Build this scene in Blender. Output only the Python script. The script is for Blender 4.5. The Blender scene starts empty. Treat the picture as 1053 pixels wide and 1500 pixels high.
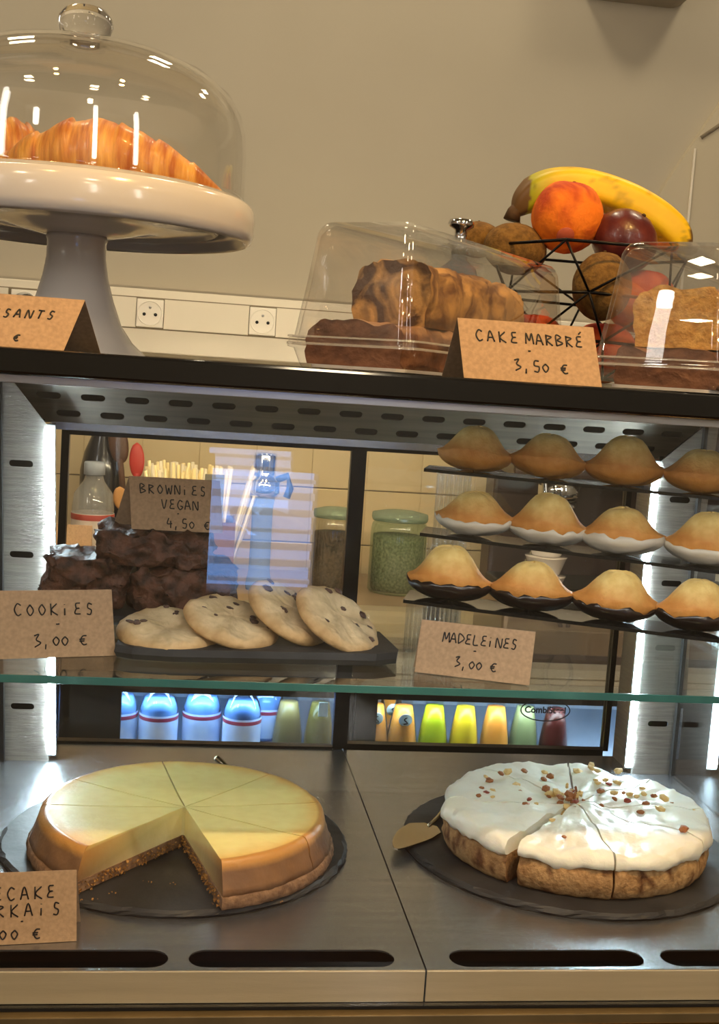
import bpy, bmesh, math, random
from mathutils import Vector, Matrix, noise
random.seed(7)
S = bpy.context.scene
C = S.collection
PI = math.pi
sin, cos = math.sin, math.cos
V = Vector

# ------------------------------------------------------------------ camera
cd = bpy.data.cameras.new('camera'); co = bpy.data.objects.new('camera', cd); C.objects.link(co)
cd.sensor_fit = 'VERTICAL'; cd.sensor_height = 36.0; cd.lens = 1748.7 / 1500 * 36
cd.clip_start = 0.02; cd.clip_end = 50
YAW, PIT, ROL = .141, -.1112, .0674
fw = V((sin(YAW)*cos(PIT), cos(YAW)*cos(PIT), sin(PIT)))
r0 = V((cos(YAW), -sin(YAW), 0)); u0 = r0.cross(fw)
rr = r0*cos(ROL) + u0*sin(ROL); uu = -r0*sin(ROL) + u0*cos(ROL)
co.matrix_world = Matrix(((rr.x, uu.x, -fw.x, -.1811), (rr.y, uu.y, -fw.y, -.7862), (rr.z, uu.z, -fw.z, .4116), (0, 0, 0, 1)))
S.camera = co

# ------------------------------------------------------------------ world, exposure
w = bpy.data.worlds.new('world'); S.world = w; w.use_nodes = True
w.node_tree.nodes['Background'].inputs[0].default_value = (.75, .85, 1, 1)
w.node_tree.nodes['Background'].inputs[1].default_value = 1.0
S.view_settings.view_transform = 'Standard'; S.view_settings.look = 'None'
S.view_settings.exposure = 0.10; S.view_settings.gamma = 1.0; S.view_settings.use_curve_mapping = False

# ------------------------------------------------------------------ area lights (the room's ceiling lamps, fill over the aisle)
def area(name, loc, size, power, col, aim=None, spread=PI):
    l = bpy.data.lights.new(name, 'AREA'); l.shape = 'RECTANGLE'; l.size, l.size_y = size
    l.energy = power; l.color = col; l.spread = spread
    o = bpy.data.objects.new(name, l); C.objects.link(o); o.location = loc
    if aim is not None: o.rotation_euler = (V(aim)-V(loc)).to_track_quat('-Z', 'Y').to_euler()
    return o
WARM = (1, .80, .52)
for i_, (x_, y_) in enumerate(((-1.1, -1.0), (.1, -1.35), (1.2, -1.0), (.2, -2.3))):
    area('ceiling_light', (x_, y_, 1.72), (.16, .16), 4.6, WARM)
for i_, (x_, y_, a_) in enumerate(((-.55, -.62, (-.32, .12, .48)), (.35, -.62, (.12, .15, .46)))):
    l_ = bpy.data.lights.new('track_spot', 'SPOT'); l_.energy = (14, 76)[i_]; l_.color = (1, .58, .17); l_.spot_size = math.radians(46); l_.spot_blend = .6; l_.shadow_soft_size = .035
    o_ = bpy.data.objects.new('track_spot', l_); C.objects.link(o_); o_.location = (x_, y_, 1.70)
    o_.rotation_euler = (V(a_)-V((x_, y_, 1.70))).to_track_quat('-Z', 'Y').to_euler()
for x_ in (-.7, .1, .9): area('aisle_fill', (x_, .95, 1.70), (.16, .16), 4, (1, .86, .60), (x_, 1.1, 0))  # fill added over the aisle to brighten the back wall

# ------------------------------------------------------------------ helpers
def srgb(h):
    if isinstance(h, str):
        h = tuple(int(h[i:i+2], 16)/255 for i in (0, 2, 4))
    return tuple(c/12.92 if c <= .04045 else ((c+.055)/1.055)**2.4 for c in h)

def nd(nt, t, **k):
    n = nt.nodes.new(t)
    for a, b in k.items(): setattr(n, a, b)
    return n

def pmat(name, c1, c2=None, scale=20, rough=.5, metal=0, bump=0, bscale=60, stretch=(1, 1, 1), attr=False,
         coat=0, sss=0, emit=None, estr=0, detail=4, spec=.5, trans=0, ior=1.45):
    m = bpy.data.materials.new(name); m.use_nodes = True
    nt = m.node_tree; L = nt.links; b = nt.nodes['Principled BSDF']
    c1 = srgb(c1); c2 = srgb(c2) if c2 else c1
    tc = nd(nt, 'ShaderNodeTexCoord'); mp = nd(nt, 'ShaderNodeMapping'); mp.inputs['Scale'].default_value = stretch
    L.new(tc.outputs['Object'], mp.inputs[0])
    nz = nd(nt, 'ShaderNodeTexNoise'); nz.inputs['Scale'].default_value = scale; nz.inputs['Detail'].default_value = detail
    L.new(mp.outputs[0], nz.inputs[0])
    cr = nd(nt, 'ShaderNodeValToRGB'); cr.color_ramp.elements[0].position = .35; cr.color_ramp.elements[1].position = .65
    cr.color_ramp.elements[0].color = (*c1, 1); cr.color_ramp.elements[1].color = (*c2, 1)
    L.new(nz.outputs['Fac'], cr.inputs[0]); out = cr.outputs[0]
    if attr:
        at = nd(nt, 'ShaderNodeAttribute', attribute_name='Col')
        mx = nd(nt, 'ShaderNodeMix', data_type='RGBA', blend_type='MULTIPLY'); mx.inputs[0].default_value = 1
        L.new(out, mx.inputs[6]); L.new(at.outputs['Color'], mx.inputs[7]); out = mx.outputs[2]
    L.new(out, b.inputs['Base Color'])
    b.inputs['Roughness'].default_value = rough; b.inputs['Metallic'].default_value = metal
    b.inputs['Coat Weight'].default_value = coat; b.inputs['Coat Roughness'].default_value = .08
    b.inputs['Specular IOR Level'].default_value = spec
    b.inputs['Transmission Weight'].default_value = trans; b.inputs['IOR'].default_value = ior
    if sss:
        b.inputs['Subsurface Weight'].default_value = sss; b.inputs['Subsurface Scale'].default_value = .004
        b.inputs['Subsurface Radius'].default_value = (1, .6, .3)
    if emit:
        b.inputs['Emission Color'].default_value = (*srgb(emit), 1); b.inputs['Emission Strength'].default_value = estr
    if bump:
        n2 = nd(nt, 'ShaderNodeTexNoise'); n2.inputs['Scale'].default_value = bscale; n2.inputs['Detail'].default_value = 5
        L.new(mp.outputs[0], n2.inputs[0])
        bp = nd(nt, 'ShaderNodeBump'); bp.inputs['Strength'].default_value = 1; bp.inputs['Distance'].default_value = bump
        L.new(n2.outputs['Fac'], bp.inputs['Height']); L.new(bp.outputs[0], b.inputs['Normal'])
    return m

def thin(name, tint=(1, 1, 1), f0=.04, rough=0.0, dens=0.0, gcol=(1, 1, 1)):
    """thin clear pane: transparent, with a mirror reflection that grows at grazing angles (Schlick)"""
    m = bpy.data.materials.new(name); m.use_nodes = True
    nt = m.node_tree; L = nt.links; nt.nodes.clear()
    o = nd(nt, 'ShaderNodeOutputMaterial'); g = nd(nt, 'ShaderNodeNewGeometry')
    d = nd(nt, 'ShaderNodeVectorMath', operation='DOT_PRODUCT')
    L.new(g.outputs['Normal'], d.inputs[0]); L.new(g.outputs['Incoming'], d.inputs[1])
    a = nd(nt, 'ShaderNodeMath', operation='ABSOLUTE'); L.new(d.outputs['Value'], a.inputs[0])
    s = nd(nt, 'ShaderNodeMath', operation='SUBTRACT'); s.inputs[0].default_value = 1; L.new(a.outputs[0], s.inputs[1])
    p = nd(nt, 'ShaderNodeMath', operation='POWER'); p.inputs[1].default_value = 5; L.new(s.outputs[0], p.inputs[0])
    q = nd(nt, 'ShaderNodeMath', operation='MULTIPLY_ADD'); q.inputs[1].default_value = 1-f0; q.inputs[2].default_value = f0
    L.new(p.outputs[0], q.inputs[0])
    t = nd(nt, 'ShaderNodeBsdfTransparent'); t.inputs[0].default_value = (*tint, 1)
    gl = nd(nt, 'ShaderNodeBsdfGlossy'); gl.inputs['Roughness'].default_value = rough; gl.inputs['Color'].default_value = (*gcol, 1)
    mx = nd(nt, 'ShaderNodeMixShader'); L.new(q.outputs[0], mx.inputs[0]); L.new(t.outputs[0], mx.inputs[1]); L.new(gl.outputs[0], mx.inputs[2])
    last = mx
    if dens:
        df = nd(nt, 'ShaderNodeBsdfDiffuse'); df.inputs[0].default_value = (*gcol, 1)
        m2 = nd(nt, 'ShaderNodeMixShader'); m2.inputs[0].default_value = dens
        L.new(mx.outputs[0], m2.inputs[1]); L.new(df.outputs[0], m2.inputs[2]); last = m2
    L.new(last.outputs[0], o.inputs[0])
    return m

def emat(name, col, s):
    m = bpy.data.materials.new(name); m.use_nodes = True
    nt = m.node_tree; nt.nodes.clear(); e = nd(nt, 'ShaderNodeEmission'); e.inputs[0].default_value = (*col, 1); e.inputs[1].default_value = s
    o = nd(nt, 'ShaderNodeOutputMaterial'); nt.links.new(e.outputs[0], o.inputs[0]); return m

OFF = V((0, 0, 0))      # shift of the group of things being built
def root_of(p):
    v = V((0, 0, 0))
    while p is not None: v = v + p.location; p = p.parent
    return v

def tag(o, label, cat=None, group=None, kind=None):
    if label: o['label'] = label
    if cat: o['category'] = cat
    if group: o['group'] = group
    if kind: o['kind'] = kind
    return o

def E(name, loc, label, cat, group=None):
    o = bpy.data.objects.new(name, None); C.objects.link(o); o.location = V(loc)+OFF; o.empty_display_size = .02
    return tag(o, label, cat, group)

class B:
    """collects geometry in world coordinates, then links it as ONE mesh object under a parent"""
    def __init__(s): s.v = []; s.f = []; s.sm = []
    def add(s, v, f, smooth=True):
        n = len(s.v); s.v += [tuple(p) for p in v]; s.f += [tuple(i+n for i in q) for q in f]; s.sm += [smooth]*len(f); return s
    def box(s, x0, x1, y0, y1, z0, z1, bev=0, mx=None):
        bm = bmesh.new(); bmesh.ops.create_cube(bm, size=1)
        for v in bm.verts: v.co = V(((x0+x1)/2+v.co.x*(x1-x0), (y0+y1)/2+v.co.y*(y1-y0), (z0+z1)/2+v.co.z*(z1-z0)))
        if bev: bmesh.ops.bevel(bm, geom=bm.edges[:], offset=bev, segments=2, affect='EDGES', profile=.5)
        if mx is not None: bm.transform(mx)
        bm.verts.index_update()
        s.add([v.co[:] for v in bm.verts], [[v.index for v in f.verts] for f in bm.faces], False); bm.free(); return s
    def lathe(s, prof, c=(0, 0, 0), n=48, mx=None, close=False):
        v = []; f = []; m = len(prof)
        for i in range(n):
            a = 2*PI*i/n
            for r, z in prof:
                p = V((r*cos(a), r*sin(a), z))
                if mx is not None: p = mx @ p
                v.append(p+V(c))
        for i in range(n):
            j = (i+1) % n
            for k in range(m-1 if not close else m):
                l = (k+1) % m
                q = [i*m+k, j*m+k, j*m+l, i*m+l]
                f.append(q)
        return s.add(v, f)
    def tube(s, pts, r, n=8, flat=None, cap=True):
        pts = [V(p) for p in pts]; v = []; f = []; N = len(pts)
        up = V((0, 0, 1)) if flat is None else V(flat[0])
        prev = None
        for i, p in enumerate(pts):
            t = (pts[min(i+1, N-1)]-pts[max(i-1, 0)])
            if t.length < 1e-9: t = V((1, 0, 0))
            t.normalize()
            if flat is not None: a = up.cross(t); b = up.copy()
            else:
                ref = prev if prev is not None else (up if abs(t.z) < .9 else V((1, 0, 0)))
                a = ref - t*ref.dot(t)
                if a.length < 1e-6: a = t.orthogonal()
                a.normalize(); prev = a.copy(); b = t.cross(a)
            if a.length > 1e-9: a.normalize()
            ri = r[i] if isinstance(r, (list, tuple)) else r
            fb = ri if flat is None else flat[1]
            for k in range(n):
                an = 2*PI*k/n; v.append(p + a*ri*cos(an) + b*fb*sin(an))
        for i in range(N-1):
            for k in range(n):
                l = (k+1) % n; f.append((i*n+k, i*n+l, (i+1)*n+l, (i+1)*n+k))
        if cap: f.append(tuple(range(n))[::-1]); f.append(tuple((N-1)*n+k for k in range(n)))
        return s.add(v, f)
    def loft(s, rings, cap0=True, cap1=True, smooth=True):
        n = len(rings[0]); v = [p for r in rings for p in r]; f = []
        for i in range(len(rings)-1):
            for k in range(n):
                l = (k+1) % n; f.append((i*n+k, i*n+l, (i+1)*n+l, (i+1)*n+k))
        if cap0: f.append(tuple(range(n))[::-1])
        if cap1: f.append(tuple((len(rings)-1)*n+k for k in range(n)))
        return s.add(v, f, smooth)
    def build(s, name, mat, parent=None, label=None, col=None, mats=None, fm=None, kind=None, flat=False, origin=None):
        me = bpy.data.meshes.new(name)
        o0 = root_of(parent) if parent is not None else V(origin) if origin else V((0, 0, 0))
        me.from_pydata([V(p)+OFF-o0 for p in s.v], [], s.f); me.materials.append(mat)
        if mats:
            for m_ in mats: me.materials.append(m_)
            if fm:
                for p in me.polygons: p.material_index = fm(o0+p.center, p.normal)
        for p, q in zip(me.polygons, s.sm): p.use_smooth = q and not flat
        if col:
            ca = me.color_attributes.new('Col', 'FLOAT_COLOR', 'POINT')
            for i, vv in enumerate(s.v): ca.data[i].color = (*col(V(vv)), 1)
        me.update()
        o = bpy.data.objects.new(name, me); C.objects.link(o)
        if parent is not None: o.parent = parent
        elif origin: o.location = origin
        return tag(o, label, None, None, kind)

def smooth_path(pts, k=5):
    pts = [V(p) for p in pts]
    if len(pts) < 3: return pts
    P = [2*pts[0]-pts[1]]+pts+[2*pts[-1]-pts[-2]]; out = []
    for i in range(1, len(P)-2):
        for j in range(k):
            t = j/k; a, b, c, d = P[i-1], P[i], P[i+1], P[i+2]
            out.append(.5*((2*b)+(c-a)*t+(2*a-5*b+4*c-d)*t*t+(-a+3*b-3*c+d)*t**3))
    out.append(P[-2]); return out

def plate(name, outline, holes, thick, mx, mat, parent):
    """flat sheet with real holes: filled 2D curve turned into a mesh"""
    cu = bpy.data.curves.new(name, 'CURVE'); cu.dimensions = '2D'; cu.fill_mode = 'BOTH'; cu.extrude = thick/2
    for loop in [outline]+holes:
        sp = cu.splines.new('POLY'); sp.points.add(len(loop)-1); sp.use_cyclic_u = True
        for i, (x, y) in enumerate(loop): sp.points[i].co = (x, y, 0, 1)
    t = bpy.data.objects.new('tmp', cu); C.objects.link(t)
    dg = bpy.context.evaluated_depsgraph_get()
    me = bpy.data.meshes.new_from_object(t.evaluated_get(dg)); bpy.data.objects.remove(t); bpy.data.curves.remove(cu)
    me.transform(mx); me.transform(Matrix.Translation(OFF-root_of(parent))); me.materials.clear(); me.materials.append(mat); me.name = name
    for p in me.polygons: p.use_smooth = False
    o = bpy.data.objects.new(name, me); C.objects.link(o); o.parent = parent; return o

def pill(cx, cy, L, h, n=8):
    r = h/2; o = []
    for i in range(n+1): a = -PI/2+PI*i/n; o.append((cx+L/2-r+r*cos(a), cy+r*sin(a)))
    for i in range(n+1): a = PI/2+PI*i/n; o.append((cx-L/2+r+r*cos(a), cy+r*sin(a)))
    return o

def copy_tree(o, parent=None):
    c = o.copy(); C.objects.link(c); c.parent = parent
    for ch in list(o.children): copy_tree(ch, c)
    return c

def fbm(p, s, o=3):
    return noise.fractal(V(p)*s, .6, 2.0, o)

# ------------------------------------------------------------------ materials
steel = pmat('brushed_steel', (.62, .63, .65), (.65, .66, .68), 8, .27, .90, .00008, 160, (1, 18, 18))
steel_v = pmat('brushed_steel_side', (.58, .56, .54), (.66, .64, .61), 14, .30, .80, .0006, 90, (2, 2, 40))
steel_dark = pmat('dark_steel', (.12, .13, .14), (.17, .17, .18), 12, .4, .7)
black_gloss = pmat('black_gloss', (.025, .025, .03), (.04, .04, .045), 8, .10, 0, coat=.6)
black_matt = pmat('black_matt', (.03, .03, .035), (.05, .05, .055), 30, .55)
black_al = pmat('black_anodised', (.07, .065, .065), (.09, .085, .08), 30, .32, .6)
glass = thin('clear_glass', (.985, .992, .99), .036)
glass_shelf = thin('shelf_glass', (.93, .975, .965), .045)
glass_edge = pmat('glass_edge_green', (.20, .42, .40), (.26, .50, .46), 18, .15, emit=None, coat=.5)
acrylic = thin('clear_acrylic', (.965, .965, .965), .05)
dome_glass = thin('dome_glass', (.975, .97, .96), .05)
solid_glass = pmat('solid_glass', (.97, .97, .97), None, 5, .02, trans=1, ior=1.45)
ceramic = pmat('white_ceramic', (.80, .78, .77), (.83, .81, .80), 6, .16, coat=.4)
kraft = pmat('kraft_paper', (.66, .54, .42), (.73, .60, .47), 350, .85, bump=.0001, bscale=900)
kraft_dk = pmat('kraft_paper_back', (.60, .50, .40), (.66, .55, .44), 350, .9)
ink = pmat('black_ink', (.05, .05, .07), None, 10, .5)
slate = pmat('slate', (.13, .13, .14), (.21, .21, .215), 22, .55, 0, .0010, 45, detail=8)
wallm = pmat('painted_wall', (.655, .615, .545), (.670, .630, .560), 3, .8)
trunk_m = pmat('trunking_plastic', (.84, .80, .73), (.86, .82, .75), 3, .4)
plug_m = pmat('socket_plastic', (.90, .87, .82), None, 3, .3)
tile_m = pmat('glazed_tile', (.78, .70, .55), (.82, .74, .59), 6, .22)
grout = pmat('grout', (.48, .43, .36), (.52, .47, .39), 60, .9)
chrome = pmat('chrome', (.82, .82, .82), None, 5, .07, 1)
led_m = emat('led_diode', (.80, .95, 1.0), 230)
led_d = emat('led_diffuser', (.62, .88, 1.0), 80)
alu = pmat('aluminium', (.75, .75, .76), None, 10, .3, 1)

# =================================================================== SETTING
def struct(name, b, m, label=None):
    o = b.build(name, m); o['kind'] = 'structure'
    if label: o['label'] = label
    return o
struct('floor', B().box(-2.2, 2.4, -3.2, 1.5, -1.05, -.95), pmat('brown_floor_boards', (.40, .27, .16), (.48, .33, .2), 8, .5, stretch=(1, 8, 1)))
struct('ceiling', B().box(-2.2, 2.4, -3.2, 1.5, 1.75, 1.85), wallm)
wb = struct('wall_back', B().box(-2.2, 2.4, 1.3390, 1.5, -.95, 1.75), wallm, 'beige painted wall behind the counter with pale tiles low down')
struct('wall_left', B().box(-2.3, -2.2, -3.2, 1.5, -.95, 1.75), wallm)
struct('wall_right', B().box(2.4, 2.5, -3.2, 1.5, -.95, 1.75), wallm)
wf = B()
wx0, wx1, wz0, wz1 = -.12, .22, -.30, .10
wf.box(-2.2, wx0, -3.2, -3.02, -.95, 1.75); wf.box(wx1, 2.4, -3.2, -3.02, -.95, 1.75)
wf.box(wx0, wx1, -3.2, -3.02, -.95, wz0); wf.box(wx0, wx1, -3.2, -3.02, wz1, 1.75)
struct('wall_front', wf, wallm)
win = E('added_window', ((wx0+wx1)/2, -3.1, wz0), 'small blue glowing window with slatted blind added in the front wall for its reflection', None); win['kind'] = 'structure'  # window added so its blue glow reflects in the case's front glass
B().box(wx0, wx1, -3.19, -3.18, wz0, wz1).build('pane', emat('blue_glow_pane', (.25, .47, 1.0), 5.5), win)
blind = pmat('glowing_slat', (.8, .85, .9), None, 5, .5, emit=(.6, .75, 1), estr=2.2)  # slats glow by themselves to stand for daylight on them
for i in range(7):
    z = wz0+.03+i*.055
    B().box(wx0+.004, wx1-.004, -3.10, -3.075, z, z+.022 if i % 3 else z+.012).build('glowing_slat', blind, win)
# tiles (each its own piece of the wall)
OFF = V((.028, .209, -.044))
tb = B().box(-.002, .098, 1.124, 1.1299, 0, .098, .0012)
t0 = None
for i in range(-8, 10):
    for j in range(4):
        if t0 is None:
            t0 = tb.build('tile', tile_m, wb); o = t0
        else:
            o = t0.copy(); C.objects.link(o)
        o.location = (.003+i*.1, random.uniform(-.0004, .0004), .057+j*.1)   # relative to the wall
struct('trim_1', B().box(-.9, 1.1, 1.1296, 1.1302, -.05, .47), grout).name = 'trim_1'
# dado trunking
tk = E('trim_2', (-.3, 1.12, .49), 'cream dado trunking with sockets running along the back wall', None); tk['kind'] = 'structure'
B().box(-2.2, 2.4, 1.095, 1.13, .475, .582, .002).build('trunking_body', trunk_m, tk)
for x0, x1 in ((-2.2, -.53), (-.475, -.3185), (-.2715, -.1275), (-.0805, .34), (.39, 2.4)):
    B().box(x0, x1, 1.090, 1.096, .5165, .5665, .0006).build('lid', trunk_m, tk)
B().box(-2.2, 2.4, 1.0945, 1.0951, .5145, .5685).build('gap', grout, tk)
# wall boxing at the upper right, with its slanting edge
bx = B(); P = [(.585, .80), (.605, .84), (.70, 1.0), (1.15, 1.75), (2.4, 1.75), (2.4, .583), (.50, .583)]
bx.add([(x, 1.1302, z) for x, z in P]+[(x, 1.112, z) for x, z in P], [tuple(range(7)), tuple(range(13, 6, -1))]+[(i, (i+1) % 7, 7+(i+1) % 7, 7+i) for i in range(7)], False)
tr3 = struct('trim_3', bx, pmat('boxing_paint', (.70, .655, .565), (.72, .67, .58), 3, .7), 'paler boxed-out wall panel with a slanting edge at the upper right')
B().box(.650, .6535, 1.1085, 1.1125, .583, .905).build('seam_strip', trunk_m, tr3)
B().tube([(.662, 1.112, .925), (.74, 1.112, .985)], .0035, 6).build('joint', grout, tr3)
# wall-mounted grey unit at top
g = E('wall_unit', (.53, 1.12, 1.146), 'grey rounded wall unit, only its bottom edge showing at the top of the picture', 'wall unit')
rg = []
for y in (1.129, 1.07, 1.055):
    d = .012 if y < 1.06 else 0
    rg.append([(x, y, z) for x, z in [(.42+.03+(.03-d)*cos(a), 1.176+(.03-d)*sin(a)) for a in [PI+i*PI/12 for i in range(7)]]
               + [(.617-.03+(.03-d)*cos(a), 1.176+(.03-d)*sin(a)) for a in [1.5*PI+i*PI/12 for i in range(7)]] + [(.617-d, y and 1.42-d), (.42+d, 1.42-d)]])
B().loft(rg, True, True, False).build('casing', pmat('grey_casing', (.52, .48, .42), (.55, .51, .45), 5, .5), g)
B().box(.48, .58, 1.052, 1.056, 1.22, 1.25, .001).build('grille', pmat('grille_grey', (.3, .28, .25), None, 5, .5), g)
# sockets
def socket(cx, cz, label):
    t = E('wall_socket', (cx, 1.092, cz), label, 'socket', 'sockets in the dado trunking')
    B().box(cx-.0225, cx+.0225, 1.086, 1.0945, cz-.0235, cz+.0235, .0012).build('plate', plug_m, t)
    mx = Matrix.Rotation(PI/2, 4, 'X')
    B().lathe([(.0, .0), (.0205, .0), (.0212, .001), (.0212, .003), (.0195, .003), (.0185, -.004), (0, -.004)][::-1], (cx, 1.087, cz), 32, mx).build('well', plug_m, t)
    for s in (-1, 1): B().lathe([(0, .0), (.0028, .0), (.0028, .0012), (0, .0012)], (cx+s*.0095, 1.0855, cz-.002), 14, mx).build('hole', black_matt, t)
    B().lathe([(0, 0), (.0022, 0), (.0022, .004), (0, .005)], (cx, 1.0855, cz+.0095), 12, mx).build('earth_pin', alu, t)
    return t
socket(-.295, .5415, 'white round socket with two holes just right of the cake stand foot')
socket(-.104, .5415, 'white round socket just left of the clear cake box')
s3 = socket(-.502, .5415, 'white socket left of the cake stand foot with a black plug in it')
B().lathe([(0, -.004), (.017, -.004), (.018, .006), (.013, .03), (.006, .036), (0, .036)], (-.497, 1.083, .540), 24, Matrix.Rotation(PI/2, 4, 'X')).build('black_plug', black_matt, s3)

# ------------------------------------------------------------------ back counter, fridge
OFF = V((.019, .139, -.029))
ctr_m = pmat('tan_worktop', (.50, .42, .32), (.56, .47, .36), 12, .35)
bc = E('back_counter', (.2, .75, -.921), 'tan work counter along the back wall behind the display case', 'counter')
B().box(-1.3, 1.6, .74, 1.175, .056, .093, .002).build('worktop', ctr_m, bc)
B().box(-1.3, 1.6, .765, .78, .005, .056).build('apron', pmat('brown_apron', (.36, .29, .22), (.40, .33, .25), 9, .45), bc)
B().box(-1.3, -.42, .77, 1.12, -.921, .0555).build('cupboard', steel_dark, bc)
B().box(.62, 1.6, .77, 1.12, -.921, .0555).build('cupboard', steel_dark, bc)
fr = E('bottle_fridge', (.09, .95, -.921), 'black two-door bottle fridge lit blue-white inside under the back counter', 'fridge')
fi = pmat('fridge_liner', (.72, .78, .84), None, 5, .4)
fb = B(); fb.box(-.415, -.40, .80, 1.115, -.921, .0); fb.box(.60, .615, .80, 1.115, -.921, .0); fb.box(-.40, .60, 1.10, 1.115, -.921, .0); fb.box(-.40, .60, .80, 1.10, -.015, .0)
fb.box(-.40, .60, .80, 1.10, -.921, -.92)
fb.build('body', fi, fr)
B().box(-.40, .60, .80, 1.10, -.130, -.124).build('shelf', pmat('fridge_shelf', (.55, .62, .7), None, 5, .3), fr)
B().box(-.40, .60, .792, .80, -.022, .003).build('top_rail', black_matt, fr)
def fdoor(x0, x1, gx0, gx1):
    f = B().box(x0, gx0, .77, .79, -.9, .002); f.box(gx1, x1, .77, .79, -.9, .002); f.box(gx0, gx1, .77, .79, -.027, .002); f.box(gx0, gx1, .77, .79, -.9, -.86)
    d = f.build('door', black_matt, fr)
    B().box(gx0, gx1, .778, .782, -.86, -.027).build('pane', glass, d)
fdoor(-.415, .052, -.285, .025); fdoor(.054, .615, .087, .56)
for i, (x0, x1) in enumerate(((-.39, .0), (.08, .58))):
    B().box(x0, x1, .803, .815, -.030, -.022).build('light_tube', emat('fridge_light_%d' % i, (.45, .70, 1) if i == 0 else (.80, .92, 1), 34), fr)

clear_pet = thin('clear_pet', (.86, .93, 1.0), .07)
clear_bot = thin('bottle_glass', (.93, .95, .93), .06)
def bottle(cx, cy, kind, label, cat, grp, liquid=None, sticker=False):
    z0 = -.124; t = E(kind, (cx, cy, z0), label, cat, grp)
    if kind == 'water_bottle':
        pr = [(0, 0), (.024, 0), (.028, .006), (.0285, .03), (.0275, .034), (.0285, .05), (.0285, .058), (.024, .075), (.014, .092), (.012, .1), (0, .1)]
        B().lathe(pr, (cx, cy, z0), 28).build('bottle_body', clear_pet, t)
        B().lathe([(0, .002), (.0262, .002), (.0270, .03), (.0262, .034), (.0270, .05), (.0270, .058), (.0215, .073), (0, .073)], (cx, cy, z0), 28).build('water', pmat('water_blue', (.50, .68, .92), (.60, .76, .95), 40, .08, coat=.5), t)
        B().lathe([(.0288, .006), (.0291, .03), (.0291, .050), (.0288, .051)], (cx, cy, z0), 28).build('label_band', pmat('water_label', (.74, .82, .95), (.83, .88, .96), 60, .4), t)
        B().lathe([(.0292, .0425), (.0294, .0435), (.0294, .047), (.0292, .048)], (cx, cy, z0), 28).build('red_stripe', pmat('red_print', (.70, .25, .35), None, 5, .4), t)
        B().lathe([(0, 0), (.0135, 0), (.0135, .012), (0, .012)], (cx, cy, z0+.0965), 20).build('cap', pmat('blue_cap', (.15, .35, .75), None, 5, .4), t)
    else:
        R = .024
        pr = [(0, 0), (R-.001, 0), (R, .004), (R*.99, .018), (R*.84, .045), (R*.62, .072), (R*.46, .090), (R*.42, .105), (0, .106)]
        B().lathe(pr, (cx, cy, z0), 28).build('bottle_body', clear_bot, t)
        lv = .072
        pl = [(0, .002), (R-.003, .002), (R-.0018, .006), (R*.99-.0018, .018), (R*.84-.0018, .045), (R*.62-.0015, lv), (0, lv)]
        if liquid: B().lathe(pl, (cx, cy, z0), 24).build('juice', liquid, t)
        B().lathe([(0, 0), (.0125, 0), (.0125, .008), (0, .008)], (cx, cy, z0+.103), 20).build('cap', pmat('metal_cap', (.75, .75, .75), None, 5, .3, 1), t)
        if sticker:
            k = B(); ay = cy-R*.80
            k.lathe([(0, 0), (.0105, 0), (.0105, .0006), (0, .0006)], (cx, ay-.0005, z0+.055), 24, Matrix.Rotation(PI/2+.25, 4, 'X'))
            so = k.build('round_sticker', pmat('sticker_white', (.78, .9, .93), None, 5, .4), t)
            q = B(); n = V((0, -1, .25)).normalized()
            q.tube(smooth_path([(cx-.003, ay-.003, z0+.049), (cx+.003, ay-.003, z0+.051), (cx-.002, ay-.0025, z0+.056), (cx+.003, ay-.0018, z0+.060), (cx-.001, ay-.0015, z0+.0615)]), .0009, 6, (n, .0004))
            q.build('sticker_mark', ink, so)
    return t
def jm(n, c, e): return pmat(n, c, c, 5, .25, sss=0, emit=c, estr=e)
orange_j = pmat('orange_juice', (.93, .60, .22), (.96, .68, .30), 20, .3); lime_j = pmat('lime_juice', (.72, .80, .12), (.85, .86, .18), 20, .3)
yel_j = pmat('yellow_juice', (.92, .82, .16), (.95, .75, .2), 20, .3); red_j = pmat('red_drink', (.28, .06, .06), None, 20, .3); grn_j = pmat('pale_green_drink', (.55, .60, .42), None, 20, .3); tan_j = pmat('amber_drink', (.62, .52, .30), None, 20, .3); olive_j = pmat('olive_drink', (.48, .42, .14), None, 20, .3)
G1 = 'water bottles in the left half of the fridge'
for cx, cy, lb in ((-.292, .84, 'clear water bottle farthest left in the fridge, half hidden by the door frame'), (-.232, .835, 'clear water bottle second from left in the fridge'), (-.168, .85, 'clear water bottle third from left, standing a little back'), (-.108, .828, 'clear water bottle fourth from left, standing farthest forward'), (-.070, .885, 'clear water bottle behind the others, rightmost of the water')):
    bottle(cx, cy, 'water_bottle', lb, 'bottle', G1)
G2 = 'glass drink bottles in the fridge'
bottle(-.038, .835, 'juice_bottle', 'pale amber glass bottle between the water bottles and the olive one', 'bottle', G2, tan_j)
ob = bottle(.010, .835, 'juice_bottle', 'olive glass bottle with white tag, rightmost behind the left fridge door', 'bottle', G2, olive_j)
B().box(.004, .018, .806, .8075, -.066, -.044, .0005, Matrix.Rotation(0, 4, 'Z')).build('white_tag', pmat('tag_white', (.85, .9, .85), None, 5, .5), ob)
bottle(.094, .835, 'juice_bottle', 'orange juice bottle with round sticker, leftmost behind the right fridge door', 'bottle', G2, orange_j, True)
bottle(.128, .885, 'juice_bottle', 'orange juice bottle with round sticker set back between two others', 'bottle', G2, orange_j, True)
bottle(.138, .830, 'juice_bottle', 'second orange juice bottle in front, round sticker facing out', 'bottle', G2, orange_j, True)
bottle(.187, .835, 'juice_bottle', 'bright lime green juice bottle beside the orange ones', 'bottle', G2, lime_j)
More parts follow.
